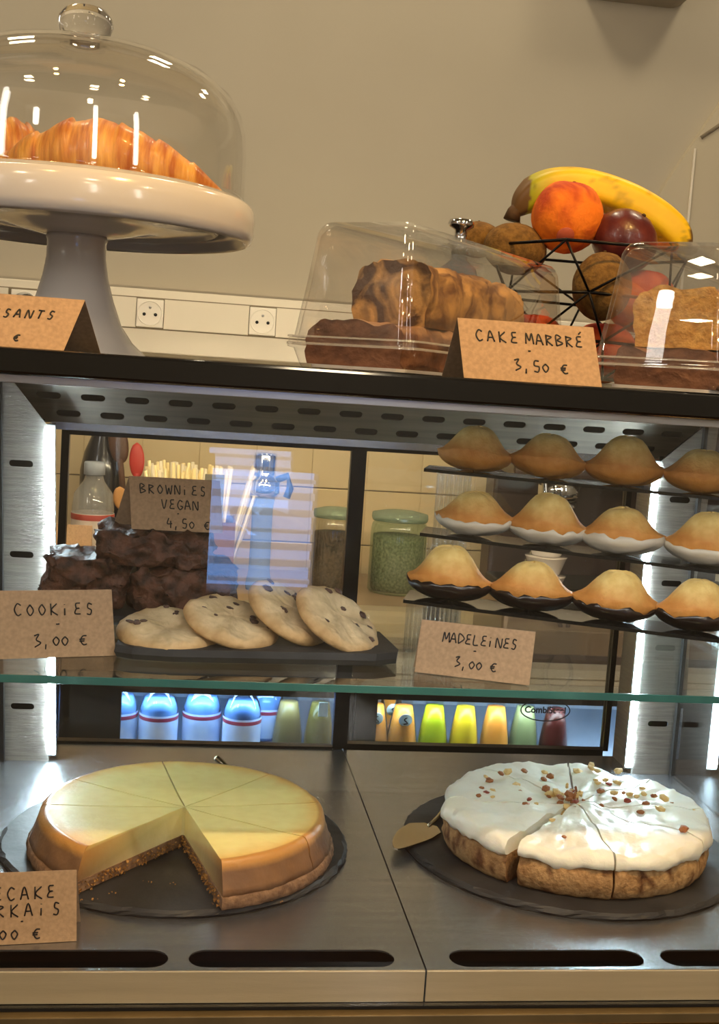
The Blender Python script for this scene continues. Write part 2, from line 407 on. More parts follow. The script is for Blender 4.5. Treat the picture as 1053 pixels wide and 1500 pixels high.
bottle(.236, .835, 'juice_bottle', 'yellow green juice bottle in the middle of the right fridge shelf', 'bottle', G2, yel_j)
bottle(.286, .84, 'juice_bottle', 'orange yellow juice bottle right of the yellow green one', 'bottle', G2, orange_j)
bottle(.334, .845, 'juice_bottle', 'pale grey green drink bottle left of the dark red one', 'bottle', G2, grn_j)
bottle(.382, .84, 'juice_bottle', 'dark red drink bottle at the right end of the fridge', 'bottle', G2, red_j)

# ------------------------------------------------------------------ service counter under the case
OFF = V((0, 0, 0))
sc = E('service_counter', (0, .2, -.95), 'dark counter that carries the glass display case', 'counter')
B().box(-1.6, 1.7, -.10, .62, -.072, -.042, .002).build('counter_top', pmat('dark_laminate', (.05, .055, .07), (.07, .075, .09), 8, .25), sc)
B().box(-1.58, 1.68, -.08, .61, -.9499, -.0725).build('counter_body', steel_dark, sc)

# =================================================================== DISPLAY CASE
dc = E('display_case', (0, .23, -.0415), 'refrigerated glass display case with black top, steel deck and two upright light strips', 'display case')
# deck: two halves with two long slots each
for sgn in (-1, 1):
    xs = (0.0006, .3615); cxs = ((.0205+.1665)/2, (.181+.327)/2)
    out = [(sgn*xs[0], 0), (sgn*xs[1], 0), (sgn*xs[1], .4935), (sgn*xs[0], .4935)]
    holes = [pill(sgn*c, .0165, .1465, .0255, 10) for c in cxs]
    d = plate('deck_panel', out, holes, .0012, Matrix.Translation((0, 0, -.0006)), steel, dc)
    B().box(min(sgn*xs[0], sgn*xs[1]), max(sgn*xs[0], sgn*xs[1]), -.0012, .0, -.0235, -.0005, .0004).build('front_fold', pmat('front_steel', (.80, .73, .60), (.84, .77, .64), 8, .38, .45, .0001, 150, (1, 1, 20)), d)
lp = B(); lp.box(-.375, .375, .0, .002, -.0407, -.0012); lp.box(-.375, .375, .002, .49, -.0407, -.038); lp.box(-.375, .375, .045, .047, -.038, -.0012)
lp.build('air_duct', pmat('duct_dark', (.035, .045, .06), (.05, .06, .075), 10, .35, .3), dc)
B().box(-.378, .378, -.0045, -.0015, -.0268, -.0238).build('groove', black_matt, dc)
B().box(-.38, .38, -.012, -.002, -.0352, -.0272, .0008).build('lower_trim', pmat('trim_brown_steel', (.44, .38, .27), (.50, .43, .31), 20, .35, .6), dc)
B().box(-.38, .38, -.014, -.002, -.0412, -.0358, .0012).build('base_trim', pmat('trim_brass_steel', (.62, .50, .30), None, 20, .3, .85), dc)
# rear columns with their slots, light strips
LZ = (.005, .346); YC = .434
for s in (-1, 1):
    k_ = .040 if s < 0 else 0            # the left column leans outwards a little
    def shear(o):
        if k_:
            x_ = root_of(o.parent)
            for v in o.data.vertices: v.co.x -= k_*(v.co.z+(root_of(o.parent)).z)
    mx = Matrix(((1, 0, 0, 0), (0, 0, -1, YC), (0, 1, 0, 0), (0, 0, 0, 1)))
    xi, xo = s*.3140, s*.3560
    hs = [pill(s*.3385, z, .0235, .0066, 6) for z in (.0570, .157, .2135, .305)]
    col = plate('column', [(xi, 0), (xo, 0), (s*.374, .386), (s*.374, .399), (xi, .346)] if s > 0 else [(xi, 0), (xo, 0), (xo, .399), (xi, .346)], hs, .0012, mx, steel_v, dc); shear(col)
    a, b = sorted((s*.3140, s*.3128)); o = B().box(a, b, YC, .4935, 0, .3455).build('column_return', steel_v, col); shear(o)
    a, b = sorted((s*.3170, s*.3550)); o = B().box(a, b, YC+.013, YC+.015, 0, .35).build('slot_back', black_matt, col); shear(o)
    a, b = sorted((s*.3562, s*.3600)); o = B().box(a, b, YC-.007, YC+.005, 0, .399).build('gasket', black_matt, dc); shear(o)
    sx = s*.3095
    st = B().box(sx-.0046, sx+.0046, YC+.0008, YC+.0042, LZ[0], LZ[1], .0006).build('light_strip', alu, dc); shear(st)
    o = B().box(sx-.0034, sx+.0034, YC-.0010, YC+.0008, LZ[0]+.002, LZ[1]-.002, .0006).build('diffuser', led_d, st); shear(o)
    db = None
    for i in range(24):
        z = LZ[0]+.008+i*(LZ[1]-LZ[0]-.016)/23
        if db is None:
            db = B().box(-.0030, .0030, -.0016, 0, -.0032, .0032, .0008).build('diode', led_m, st); o = db
            for v in db.data.vertices: v.co += root_of(st)
        else: o = db.copy(); C.objects.link(o)
        o.location = V((sx-k_*z, YC-.0008, z))-root_of(st)
# upright perforated air duct under the top, its ends mitred
y0, z0, y1, z1 = .474, .3460, .436, .3995
Ld = math.hypot(y1-y0, z1-z0); ex = V((1, 0, 0)); ey = V((0, y1-y0, z1-z0)).normalized(); ez = ex.cross(ey)
mx = Matrix(((ex.x, ey.x, ez.x, 0), (ex.y, ey.y, ez.y, y0), (ex.z, ey.z, ez.z, z0), (0, 0, 0, 1)))
hs = [pill(-.3290+i*.0440, .0345, .0245, .0082, 6) for i in range(16)]
hs += [pill(-.3100+i*.0440, .0128, .0245, .0082, 6) for i in range(15)]
plate('perforated_duct', [(-.342, 0), (.330, 0), (.372, Ld), (-.372, Ld)], hs, .001, mx, pmat('duct_steel', (.50, .46, .42), (.56, .52, .47), 10, .30, .85, .0002, 200, (1, 20, 20)), dc)
B().box(-.372, .372, .480, .482, .349, .3995).build('duct_back', black_matt, dc)
B().box(-.328, .315, .473, .4755, .339, .3466).build('duct_lip', steel, dc)
# top
tp = B().box(-.385, .385, -.020, .600, .3998, .4163, .002).build('top_slab', black_gloss, dc)
B().box(-.372, .372, -.009, -.007, .3945, .3997, .0004).build('ceiling_trim', alu, dc)
rl = B().box(-.34, .38, .6001, .606, .400, .415, .0004).build('added_rear_light', alu, dc)  # hidden strip added behind the top to brighten the wall and tiles
B().box(-.335, .375, .6060, .6072, .402, .413).build('diffuser', emat('rear_fill_glow', (1, .82, .52), 110), rl)
tl = B().box(-.30, .30, .010, .022, .3965, .3996, .0004).build('top_light_strip', alu, dc)
B().box(-.295, .295, .0115, .0205, .3955, .3966).build('diffuser', emat('top_led', (1, .96, .90), 34), tl)
# glass
B().box(-.3700, .3700, -.0065, -.0025, -.0235, .3996).build('front_pane', glass, dc)
for s in (-1, 1):
    a, b = sorted((s*.3720, s*.3745) if s < 0 else (.3565, .3590)); B().box(a, b, -.002, .427, .0, .3996).build('side_pane', glass, dc)
# shelf
sh = B().box(-.355, .352, .1005, .425, .1723, .1778).build('glass_shelf', glass_shelf, dc)
B().box(-.355, .352, .0988, .1004, .1720, .1780, .0003).build('front_edge', glass_edge, sh)
for s in (-1, 1):
    a, b = sorted((s*.3500, s*.3555)); B().box(a, b, .12, .425, .1665, .1722).build('shelf_rail', steel_dark, dc)
# rear sliding doors
def rdoor(x0, x1, y, sl, sr):
    f = B().box(x0, x0+sl, y, y+.012, .001, .341); f.box(x1-sr, x1, y, y+.012, .001, .341); f.box(x0+sl, x1-sr, y, y+.012, -.02, .0025); f.box(x0+sl, x1-sr, y, y+.012, .333, .341)
    d = f.build('sliding_door', black_al, dc)
    B().box(x0+sl, x1-sr, y+.004, y+.008, .0025, .333).build('pane', glass, d)
    return d
rdoor(-.3190, .0045, .4945, .008, .0165); rd2 = rdoor(-.0085, .3125, .508, .011, .006)
# oval maker's mark printed on the rear door
T = bpy.data.curves.new('mark', 'FONT'); T.body = 'CombiSteel'; T.size = .0104; T.align_x = 'CENTER'; T.align_y = 'CENTER'; T.extrude = .0002; T.offset = .0003
to = bpy.data.objects.new('tmp', T); C.objects.link(to)
me = bpy.data.meshes.new_from_object(to.evaluated_get(bpy.context.evaluated_depsgraph_get())); bpy.data.objects.remove(to)
me.transform(Matrix.Translation(V((.2330, .5070, .0480))-root_of(dc)) @ Matrix.Rotation(PI/2, 4, 'X'))
me.materials.clear(); me.materials.append(pmat('mark_grey', (.10, .12, .14), None, 5, .5)); mo = bpy.data.objects.new('maker_mark', me); C.objects.link(mo); mo.parent = dc
B().tube([(.2330+.029*cos(a), .5070, .0480+.0125*sin(a)) for a in [i*PI/20 for i in range(41)]], .0007, 6).build('mark_oval', ink, dc)

# =================================================================== CARDS
GL = {
 'A': [[(0, 0), (.4, 1), (.85, 0)], [(.15, .38), (.7, .38)]], 'B': [[(.1, 0), (.12, 1), (.7, .82), (.25, .54), (.85, .28), (.1, 0)]],
 'C': [[(.8, .85), (.4, 1), (.05, .5), (.35, 0), (.8, .12)]], 'D': [[(.1, 0), (.1, 1), (.85, .55), (.1, 0)]],
 'E': [[(.75, 1), (.25, .95), (.3, .55), (.65, .55), (.3, .5), (.1, .1), (.75, .05)]], 'G': [[(.8, .85), (.4, 1), (.05, .45), (.4, 0), (.8, .3), (.45, .4)]],
 'I': [[(.3, .95), (.25, 0)]], 'i': [[(.3, .6), (.27, 0)], [(.3, .9), (.31, .95)]], 'K': [[(.1, 1), (.1, 0)], [(.8, 1), (.15, .45), (.85, 0)]],
 'L': [[(.15, 1), (.1, .05), (.75, .02)]], 'M': [[(0, 0), (.15, 1), (.45, .3), (.8, 1), (.95, 0)]], 'N': [[(.05, 0), (.12, 1), (.75, .03), (.85, 1)]],
 'O': [[(.45, .95), (.08, .5), (.4, .02), (.8, .45), (.45, .95)]], '0': [[(.45, .72), (.1, .4), (.4, .02), (.75, .4), (.45, .72)]],
 'R': [[(.1, 0), (.12, 1)], [(.1, .95), (.75, .8), (.2, .48), (.8, 0)]], 'S': [[(.75, .9), (.35, 1), (.25, .62), (.65, .4), (.5, .02), (.1, .08)]],
 'T': [[(.42, 1), (.38, 0)], [(.0, 1), (.85, .97)]], 'V': [[(.05, 1), (.35, 0), (.8, 1)]], 'W': [[(0, 1), (.2, 0), (.45, .7), (.68, 0), (.95, 1)]],
 'Y': [[(.05, 1), (.35, .5), (.8, 1)], [(.6, .72), (.2, -.1)]], 'H': [[(.1, 1), (.1, 0)], [(.8, 1), (.8, 0)], [(.1, .5), (.8, .5)]],
 '-': [[(.1, .45), (.7, .47)]], ',': [[(.3, .15), (.22, -.25)]], '3': [[(.1, .9), (.6, 1), (.3, .58), (.75, .32), (.1, 0)]],
 '4': [[(.35, 1), (.1, .4), (.8, .42)], [(.6, .7), (.55, -.05)]], '5': [[(.75, .95), (.3, .95), (.2, .55), (.7, .45), (.55, .02), (.1, .05)]],
 'e': [[(.7, .8), (.3, .8), (.1, .4), (.35, 0), (.75, .1)], [(.1, .42), (.6, .45)]],
 'u': [[(.8, .72), (.4, .7), (.15, .35), (.4, 0), (.8, .05)], [(.0, .44), (.6, .46)], [(.0, .28), (.55, .3)]],
 'q': [[(.75, 1), (.25, .95), (.3, .55), (.65, .55), (.3, .5), (.1, .1), (.75, .05)], [(.5, 1.2), (.8, 1.45)]],
}
def card(label, BL, BR, up, h, back, lines, cat_group='handwritten price cards', side=True):
    """folded kraft tent: front leaf from BL-BR rising along 'up'; rear leaf comes down to a foot 'back' behind"""
    BL, BR = V(BL), V(BR); ex = (BR-BL); W = ex.length; ex.normalize(); up = V(up).normalized(); n = ex.cross(up)
    t = E('price_card', (BL+BR)/2, label, 'price card', cat_group)
    th = .0005
    def leaf(a, b, c, d, nn): return B().add([a, b, c, d, a+nn*th, b+nn*th, c+nn*th, d+nn*th], [(0, 3, 2, 1), (4, 5, 6, 7), (0, 1, 5, 4), (1, 2, 6, 5), (2, 3, 7, 6), (3, 0, 4, 7)], False)
    TL, TR = BL+up*h, BR+up*h
    leaf(BL, BR, TR, TL, -n).build('front_leaf', kraft, t)
    bk = V(back)
    if bk.length > 1e-6:
        a, b = BL+bk, BR+bk; n2 = (TL-a).cross(ex).normalized()
        leaf(a, b, TR, TL, n2*.9).build('rear_leaf', kraft_dk, t)
    q = B()
    for txt, cu, cv, hh, adv, slant in lines:
        wtot = adv*(len(txt)-1)+.72*hh*.8; x = cu*W-wtot/2; y = cv*h-hh/2
        for ch in txt:
            jx, jy = random.uniform(-.0002, .0002), random.uniform(-.0003, .0003)
            for pl in GL.get(ch, []):
                pts = [BL+ex*(x+jx+px*hh*.72)+up*(y+jy+py*hh+slant*(x-cu*W))+n*.0003 for px, py in pl]
                q.tube(smooth_path(pts, 5), .00052, 6, (n, .00025))
            x += adv
    q.build('handwriting', ink, t)
    return t
lean = V((0, .42, 1))
card('kraft card reading cookies 3,00 €, front left of the cookies', (-.3460, .136, .1782), (-.2350, .168, .1782), (-.10, .0, 1), .0535, (-.012, .04, 0),
     [('COOKiES', .60, .72, .0092, .0092, .0), ('-', .62, .50, .006, .006, 0), ('3,00 u', .63, .27, .0100, .0070, .03)])
card('kraft card reading madeleines 3,00 € in front of the madeleine stand', (.0050, .1455, .1785), (.0920, .1135, .1785), (.13, .30, 1), .0430, (.002, .016, 0),
     [('MADELEiNES', .53, .72, .0080, .0061, .0), ('-', .50, .52, .005, .005, 0), ('3,00 u', .52, .28, .0085, .0058, 0)])
card('kraft card cut off at the left reading cheesecake new-yorkais 5,00 €', (-.3620, .028, .0004), (-.2460, .0415, .0004), (-.05, .12, 1), .0505, (.0, .03, 0),
     [('CHEESECAKE', .50, .71, .0088, .0090, .0), ('NEW-YORKAiS', .47, .47, .0088, .0095, .0), ('-', .68, .32, .004, .005, 0), ('5,00 u', .60, .16, .0090, .0075, .0)])
card('kraft card reading brownies vegan 4,50 € standing on the top brownie', (-.2340, .315, .2610), (-.1510, .315, .2610), (-.10, .12, 1), .0485, (-.018, .030, 0),
     [('BROWNiES', .47, .78, .0085, .0078, .0), ('VEGAN', .54, .50, .0085, .0070, .0), ('-', .52, .34, .004, .004, 0), ('4,50 u', .62, .15, .0088, .0068, .0)])
card('kraft tent card for croissants at the left edge on the black top', (-.3700, -.010, .4165), (-.2660, -.005, .4165), (.30, .60, 1), .040, (.018, .062, 0),
     [('CROiSSANTS', .55, .64, .0064, .0067, .02), ('-', .45, .40, .004, .006, 0), ('1,50 u', .55, .20, .006, .0062, 0)])
card('kraft tent card reading cake marbré 3,50 € in front of the clear cake box', (-.0030, .010, .4168), (.0920, .004, .4168), (-.10, .42, 1), .0440, (-.006, .046, 0),
     [('CAKE', .27, .73, .0080, .0080, .0), ('MARBRq', .69, .73, .0080, .0070, .0), ('-', .50, .52, .004, .005, 0), ('3,50 u', .57, .28, .0085, .0065, .0)])
OFF = V((.024, .173, -.0362))
# small blank card added to stand for a card seen as a reflection
card('small blank kraft card added on the back counter as a card reflection behind the brownies', (-.420, .86, .1003), (-.352, .86, .1003), (0, .2, 1), .10, (0, .05, 0), [])

# =================================================================== CAKES
OFF = V((0, .007, 0))
def slate_disc(label, cx, cy, R):
    t = E('slate_board', (cx, cy, 0), label, 'serving board', 'round slate boards on the deck')
    b = B(); n = 120; v = []; f = []
    for k, (dr, z) in enumerate(((0, .0002), (-.0012, .0003), (.0, .0022), (-.0008, .0042), (-.003, .0058))):
        for i in range(n):
            a = 2*PI*i/n; r = R+dr-abs(fbm((cos(a)*3, sin(a)*3, k*1.7), 2.4))*.0035
            v.append((cx+r*cos(a), cy+r*sin(a), z))
    for k in range(4):
        for i in range(n): j = (i+1) % n; f.append((k*n+i, k*n+j, (k+1)*n+j, (k+1)*n+i))
    v.append((cx, cy, .0058)); f += [(4*n+i, 4*n+(i+1) % n, 5*n) for i in range(n)]; f.append(tuple(range(n))[::-1])
    b.add(v, f, False); b.build('slab', slate, t); return t
slate_disc('round dark slate board under the cheesecake', -.1790, .2190, .150)
slate_disc('round dark slate board under the cream-topped cake', .1725, .2170, .150)

def wedge(cx, cy, a0, a1, prof, z0, shift, disp=None, na=14, gap=.0006):
    """prof: (r,z) list from centre top outwards and down the side to the bottom centre"""
    b = B(); m = len(prof); v = []; f = []; am = (a0+a1)/2
    ox, oy = cos(am)*shift, sin(am)*shift
    for i in range(na+1):
        a = a0+(a1-a0)*i/na
        for r, z in prof:
            # keep a straight kerf along each cut
            px, py = r*cos(a), r*sin(a)
            if i == 0: px -= sin(a0)*gap; py += cos(a0)*gap
            if i == na: px += sin(a1)*gap; py -= cos(a1)*gap
            p = V((cx+ox+px, cy+oy+py, z0+z))
            if disp: p = p+disp(p, r, z, a, i in (0, na))
            v.append(p)
    for i in range(na):
        for k in range(m-1): f.append((i*m+k, i*m+k+1, (i+1)*m+k+1, (i+1)*m+k))
    b.add(v, f)
    b.add([v[k] for k in range(m)], [tuple(range(m))], False)
    b.add([v[na*m+k] for k in range(m)], [tuple(range(m))[::-1]], False)
    return b

# ---- cheesecake
CX, CY, CZ = -.1735, .1955, .0060
ck = E('cheesecake', (CX, CY, CZ), 'golden baked cheesecake on the left slate with one wedge missing at the front', 'cake')
cream_m = pmat('cheesecake_cream', (.95, .91, .75), (.97, .94, .80), 90, .42, 0, .0004, 260, attr=True, sss=.25, coat=.12)
crumb_m = pmat('biscuit_crumb', (.58, .40, .20), (.74, .55, .30), 420, .85, 0, .0016, 380)
HT = .0345
def chprof():
    p = []
    for i in range(13): r = .112*i/12; p.append((r, HT+.0012*(r/.112)**3-.0004))
    p += [(.1145, HT+.0012), (.1170, HT+.0002), (.1190, HT-.003), (.1205, HT-.008), (.1225, HT-.014), (.1245, .015), (.1258, .0095), (.0, .0095)]
    return p
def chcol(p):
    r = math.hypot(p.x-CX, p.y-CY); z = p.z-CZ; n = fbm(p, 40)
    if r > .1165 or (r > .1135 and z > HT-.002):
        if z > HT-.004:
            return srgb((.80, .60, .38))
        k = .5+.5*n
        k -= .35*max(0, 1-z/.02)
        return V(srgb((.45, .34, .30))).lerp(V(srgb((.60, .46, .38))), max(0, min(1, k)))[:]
    if z > HT-.0015:
        t = max(0, min(1, (r-.097+.008*n)/.018))
        return V(srgb((1.0, .96, .76))).lerp(V(srgb((.97, .80, .52))), t)[:]
    return srgb((1.04, 1.01, .90))
angs = [-76, -34, 7, 48, 101, 148, 181, 231]
def chdisp(p, r, z, a, cut):
    q = V((0, 0, 0))
    if r > .115: q = V((cos(a), sin(a), 0))*(.0014*fbm(p, 38)+.0006*fbm(p, 130))
    elif z > HT-.002: q = V((0, 0, .0004*fbm(p, 30)))
    return q
for a0, a1 in zip(angs[:-1], angs[1:]):
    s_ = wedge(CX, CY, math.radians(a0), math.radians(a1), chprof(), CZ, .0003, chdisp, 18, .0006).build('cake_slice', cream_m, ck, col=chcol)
    bp = [(.0, .0098)]+[(.1265*i/6, .0099) for i in range(1, 7)]+[(.1275, .0085), (.1282, .004), (.1275, .0006), (.0, .0006)]
    wedge(CX, CY, math.radians(a0), math.radians(a1), bp, CZ, .0004, lambda p, r, z, a, cut: V((cos(a), sin(a), 0))*(.0012*fbm(p, 200) if r > .1 else 0), 18, -.0004).build('biscuit_base', pmat('browned_base', (.42, .31, .23), (.56, .43, .32), 160, .8, 0, .0012, 380), s_)
# rough crumb faces along the open wedge
cb = B()
for ang in (-76, 231):
    a = math.radians(ang); sg = -1 if ang == -76 else 1
    for i in range(150):
        r = random.uniform(.002, .125); off = random.uniform(0, .0022); z = random.uniform(.0008, .0095)
        c = V((CX+r*cos(a)-sg*sin(a)*off, CY+r*sin(a)+sg*cos(a)*off, CZ+z)); d = random.uniform(.0007, .0017)
        vs = [c+V((random.uniform(-1, 1), random.uniform(-1, 1), random.uniform(-1, 1)))*d for _ in range(6)]
        cb.add(vs, [(0, 1, 2), (0, 2, 3), (0, 3, 4), (1, 2, 5), (2, 3, 5), (3, 4, 5), (4, 0, 1)], False)
for (x, y) in ((-.225, .10), (-.18, .115), (-.147, .082), (-.10, .088), (-.24, .092), (-.245, .09), (-.20, .12)):
    for i in range(3):
        c = V((x+random.uniform(-.004, .004), y+random.uniform(-.004, .004), CZ+.0008)); d = .0008
        vs = [c+V((random.uniform(-1, 1), random.uniform(-1, 1), random.uniform(-.6, 1)))*d for _ in range(6)]
        cb.add(vs, [(0, 1, 2), (0, 2, 3), (0, 3, 4), (1, 2, 5), (2, 3, 5), (3, 4, 5), (4, 0, 1)], False)
cb.build('crumbs', crumb_m, ck, kind='stuff')

# ---- cream-topped cake
KX, KY, KZ = .1700, .2030, .0060
kk = E('cream_cake', (KX, KY, KZ), 'round sponge cake with white cream topping and chopped nuts on the right slate', 'cake')
sponge_m = pmat('sponge_cake', (.60, .46, .30), (.75, .61, .43), 170, .8, 0, .0018, 330, detail=8, attr=True)
crm_m = pmat('white_cream', (.95, .93, .87), (.97, .96, .91), 30, .34, 0, .0022, 48, sss=.15)
kangs = [-131, -92, -44, -5, 33, 76, 124, 178, 226]
def spcol(p):
    k = max(0, min(1, .5+1.1*fbm(p, 28)))
    c = V((1, 1, 1)).lerp(V((.80, .72, .66)), k)
    if fbm(p+V((3, 1, 2)), 75) > .42: c = V((.28, .17, .12))
    return c[:]
def spdisp(p, r, z, a, cut):
    return V((cos(a), sin(a), 0))*(.0018*fbm(p, 60)+.0008*fbm(p, 190)) if r > .1 else V((0, 0, 0))
def crdisp(p, r, z, a, cut):
    k = min(1, r/.02)
    q = V((0, 0, 1))*((.0042*fbm(p, 26)+.0014*fbm(p, 75))*k if z > .036 else 0)
    if r > .11: q = q+V((cos(a), sin(a), 0))*(.0042*fbm(p+V((5, 5, 5)), 28))
    if r > .11 and z < .028: q = q+V((0, 0, .0042*fbm(p, 45)))
    return q
for i, (a0, a1) in enumerate(zip(kangs[:-1], kangs[1:])):
    sf = .0012 if i < 7 else .0050
    sp = [(.0, .0265)]+[(.116*j/6, .0265) for j in range(1, 7)]+[(.1205, .0255), (.1222, .020), (.1232, .014), (.1225, .008), (.120, .003), (.118, .0006), (.0, .0006)]
    s_ = wedge(KX, KY, math.radians(a0), math.radians(a1), sp, KZ, sf, spdisp, 20, .0005).build('cake_slice', sponge_m, kk, col=spcol)
    cp = [(.117*j/14, .0415) for j in range(15)]+[(.1205, .0405), (.1232, .0375), (.1245, .033), (.1242, .0285), (.1225, .0262), (.119, .0262), (.0, .0262)]
    wedge(KX, KY, math.radians(a0), math.radians(a1), cp, KZ, sf, crdisp, 26, .0005 if i < 7 else .0008).build('cream', crm_m, s_)
nut_m = [pmat('nut_pale', (.86, .70, .44), (.92, .80, .56), 200, .6), pmat('nut_brown', (.55, .32, .17), (.66, .42, .24), 200, .6), pmat('nut_red', (.50, .18, .14), (.6, .28, .2), 200, .5)]
nb = []
for m_ in nut_m:
    b = B(); bm = bmesh.new(); bmesh.ops.create_icosphere(bm, subdivisions=1, radius=.0032)
    for v in bm.verts: v.co = V((v.co.x*random.uniform(.6, 1.2), v.co.y*random.uniform(.6, 1), v.co.z*.5))
    bm.verts.index_update(); b.add([v.co for v in bm.verts], [[v.index for v in f.verts] for f in bm.faces], False); bm.free()
    o = b.build('nut_piece', m_, None); nb.append(o.data); bpy.data.objects.remove(o)
random.seed(11)
spots = []
for i in range(84):
    if i < 34: a = random.uniform(0, 2*PI); r = abs(random.gauss(0, .035))
    elif i < 56: a = math.radians(random.uniform(90, 180)); r = random.uniform(.03, .105)
    else: a = math.radians(random.uniform(-60, 60)); r = random.uniform(.04, .112)
    o = bpy.data.objects.new('nut_piece', random.choice((nb[0], nb[0], nb[1], nb[2] if i % 3 == 0 else nb[1]))); C.objects.link(o); o.parent = kk
    px, py = KX+r*cos(a), KY+r*sin(a); P = V((px, py, KZ+.0415)); zz = (.0042*fbm(P, 26)+.0014*fbm(P, 75))*min(1, r/.02)
    o.location = (r*cos(a), r*sin(a), .0425+zz); o.rotation_euler = (random.uniform(-.5, .5), random.uniform(-.5, .5), random.uniform(0, 6)); s = random.uniform(.9, 1.9); o.scale = (s, s, s)
kk.scale = (.945, .945, .96); kk.location.x += .005; kk.location.y += .004
# purple dot bit and tuft of nut shards in the middle
for i in range(12):
    a = random.uniform(0, 6.28); r = random.uniform(0, .011)
    o = bpy.data.objects.new('nut_piece', nb[i % 2]); C.objects.link(o); o.parent = kk; o.location = (r*cos(a), r*sin(a)+.008, .043+random.uniform(0, .006)); o.rotation_euler = (random.uniform(-1.3, 1.3), 1.2, a); o.scale = (1.3, .7, .8)

# ---- cake servers
sv_steel = pmat('server_steel', (.72, .68, .60), None, 5, .16, 1)
def server(label, blade, handle, wid, n):
    t = E('cake_server', blade[0], label, 'cake server', None)
    b = B(); bl = smooth_path(blade, 4); N = len(bl); v = []; f = []
    for i, p in enumerate(bl):
        tg = (bl[min(i+1, N-1)]-bl[max(i-1, 0)]).normalized(); sd = tg.cross(V((0, 0, 1))).normalized(); k = i/(N-1)
        ww = wid*(.08+.92*min(1, k*1.8)**.7)*(1 if k < .85 else 1-(k-.85)*4)
        for s in (-1, 1): v.append(p+sd*s*ww); v.append(p+sd*s*ww+V((0, 0, .0011)))
    for i in range(N-1):
        a = i*4; c = a+4
        f += [(a+1, a+3, c+3, c+1), (a, c, c+2, a+2), (a, a+1, c+1, c), (a+2, c+2, c+3, a+3)]
    f += [(0, 2, 3, 1), (4*N-4, 4*N-3, 4*N-1, 4*N-2)]
    b.add(v, f, False); b.build('blade', sv_steel, t)
    hp = smooth_path(handle, 5); B().tube(hp, [.0018+.0016*i/len(hp) for i in range(len(hp))], 10, None).build('handle', sv_steel, t)
    return t
server('steel cake server lying left of the cream-topped cake', [(.0095, .186, .0086), (.022, .207, .0080), (.038, .229, .0075), (.052, .246, .0075)], [(.050, .243, .0085), (.062, .262, .0100), (.078, .290, .012), (.100, .318, .0155), (.118, .338, .018), (.130, .348, .027), (.1345, .345, .0305)], .0165, 4)
server('steel cake server behind the cheesecake, only its curved handle showing', [(-.075, .300, .0075), (-.082, .310, .0075), (-.089, .318, .0075), (-.094, .3235, .0075)], [(-.093, .3225, .0085), (-.105, .334, .010), (-.122, .346, .015), (-.136, .356, .024), (-.1445, .3605, .0300)], .010, 4)

# =================================================================== SHELF: cookies, brownies
OFF = V((0, .013, .0068))
sl = E('slate_board', (-.118, .195, .171), 'rectangular slate board under the cookies on the glass shelf', 'serving board')
v = []; f = []; ol = [(-.236, .150), (-.222, .142), (-.190, .138), (-.025, .148), (-.006, .158), (-.004, .166), (-.010, .235), (-.232, .235)]
b = B(); b.loft([[(x+.002*(x < -.1) , y+.002, .1715) for x, y in ol], [(x, y, .176) for x, y in ol], [(x+.001, y+.0015, .1815) for x, y in ol]], True, True, False); b.build('slab', slate, sl)
cook_m = pmat('cookie_dough', (.78, .69, .54), (.90, .82, .68), 70, .75, 0, .0014, 150, attr=True)
chip_m = pmat('dark_chocolate_chip', (.28, .20, .17), (.40, .30, .25), 90, .45)
def cookie(label, c, R, rx, ry, seed, sx=1):
    t = E('cookie', c, label, 'cookie', 'chocolate chip cookies on the slate')
    rnd = random.Random(seed); b = B(); v = []; f = []; n = 56
    rings = [(0, 1), (.2, 1), (.4, 1), (.6, .98), (.78, .93), (.9, .78), (.97, .5), (1.0, .15), (.97, -.1), (.85, -.2), (.4, -.2), (0, -.2)]
    H = .0085; c = V(c)
    def pt(q, h, a):
        rr_ = R*q*(1+.03*noise.noise(V((cos(a)*1.5, sin(a)*1.5, seed)))) * (1+.02*noise.noise(V((cos(a)*5, sin(a)*5, seed))))
        x, y = rr_*cos(a)*sx, rr_*sin(a)
        z = H*h + (.0034*fbm((x, y, seed*.3), 48)+.0012*fbm((x, y, seed), 150) if h > .4 else 0)
        return V((x, y, z))
    for q, h in rings:
        for i in range(n): v.append(c+pt(q, h, 2*PI*i/n))
    for k in range(len(rings)-1):
        for i in range(n): j = (i+1) % n; f.append((k*n+i, k*n+j, (k+1)*n+j, (k+1)*n+i))
    b.add(v, f)
    def cc(p):
        d = p-c; r = math.hypot(d.x/sx, d.y)/R; e = max(0, min(1, (r-.72)*3.2)); n_ = fbm(d, 55)
        k = V((1, .97, .9)).lerp(V((.84, .64, .42)), e)
        if n_ < -.3 and r < .85: k = k*.85
        return k[:]
    b.build('dough', cook_m, t, col=cc)
    for i in range(9):
        a = rnd.uniform(0, 6.28); r = R*math.sqrt(rnd.uniform(.02, .62)); p = pt(r/R, .98, a); s = rnd.uniform(.0022, .0048)
        q = B(); bm = bmesh.new(); bmesh.ops.create_icosphere(bm, subdivisions=1, radius=1)
        for vv in bm.verts: vv.co = V((vv.co.x*s*rnd.uniform(.8, 1.4), vv.co.y*s*rnd.uniform(.7, 1.1), vv.co.z*s*.35))
        bm.verts.index_update(); q.add([c+p+vv.co for vv in bm.verts], [[vv.index for vv in g_.verts] for g_ in bm.faces]); bm.free()
        q.build('chocolate_chip', chip_m, t)
    t.rotation_euler = (rx, ry, 0); return t
cookie('leftmost chocolate chip cookie lying nearly flat on the slate', (-.1940, .182, .1845), .0430, .20, .03, 1)
cookie('second cookie from the left resting on the first', (-.1430, .188, .1935), .0415, .27, .24, 2)
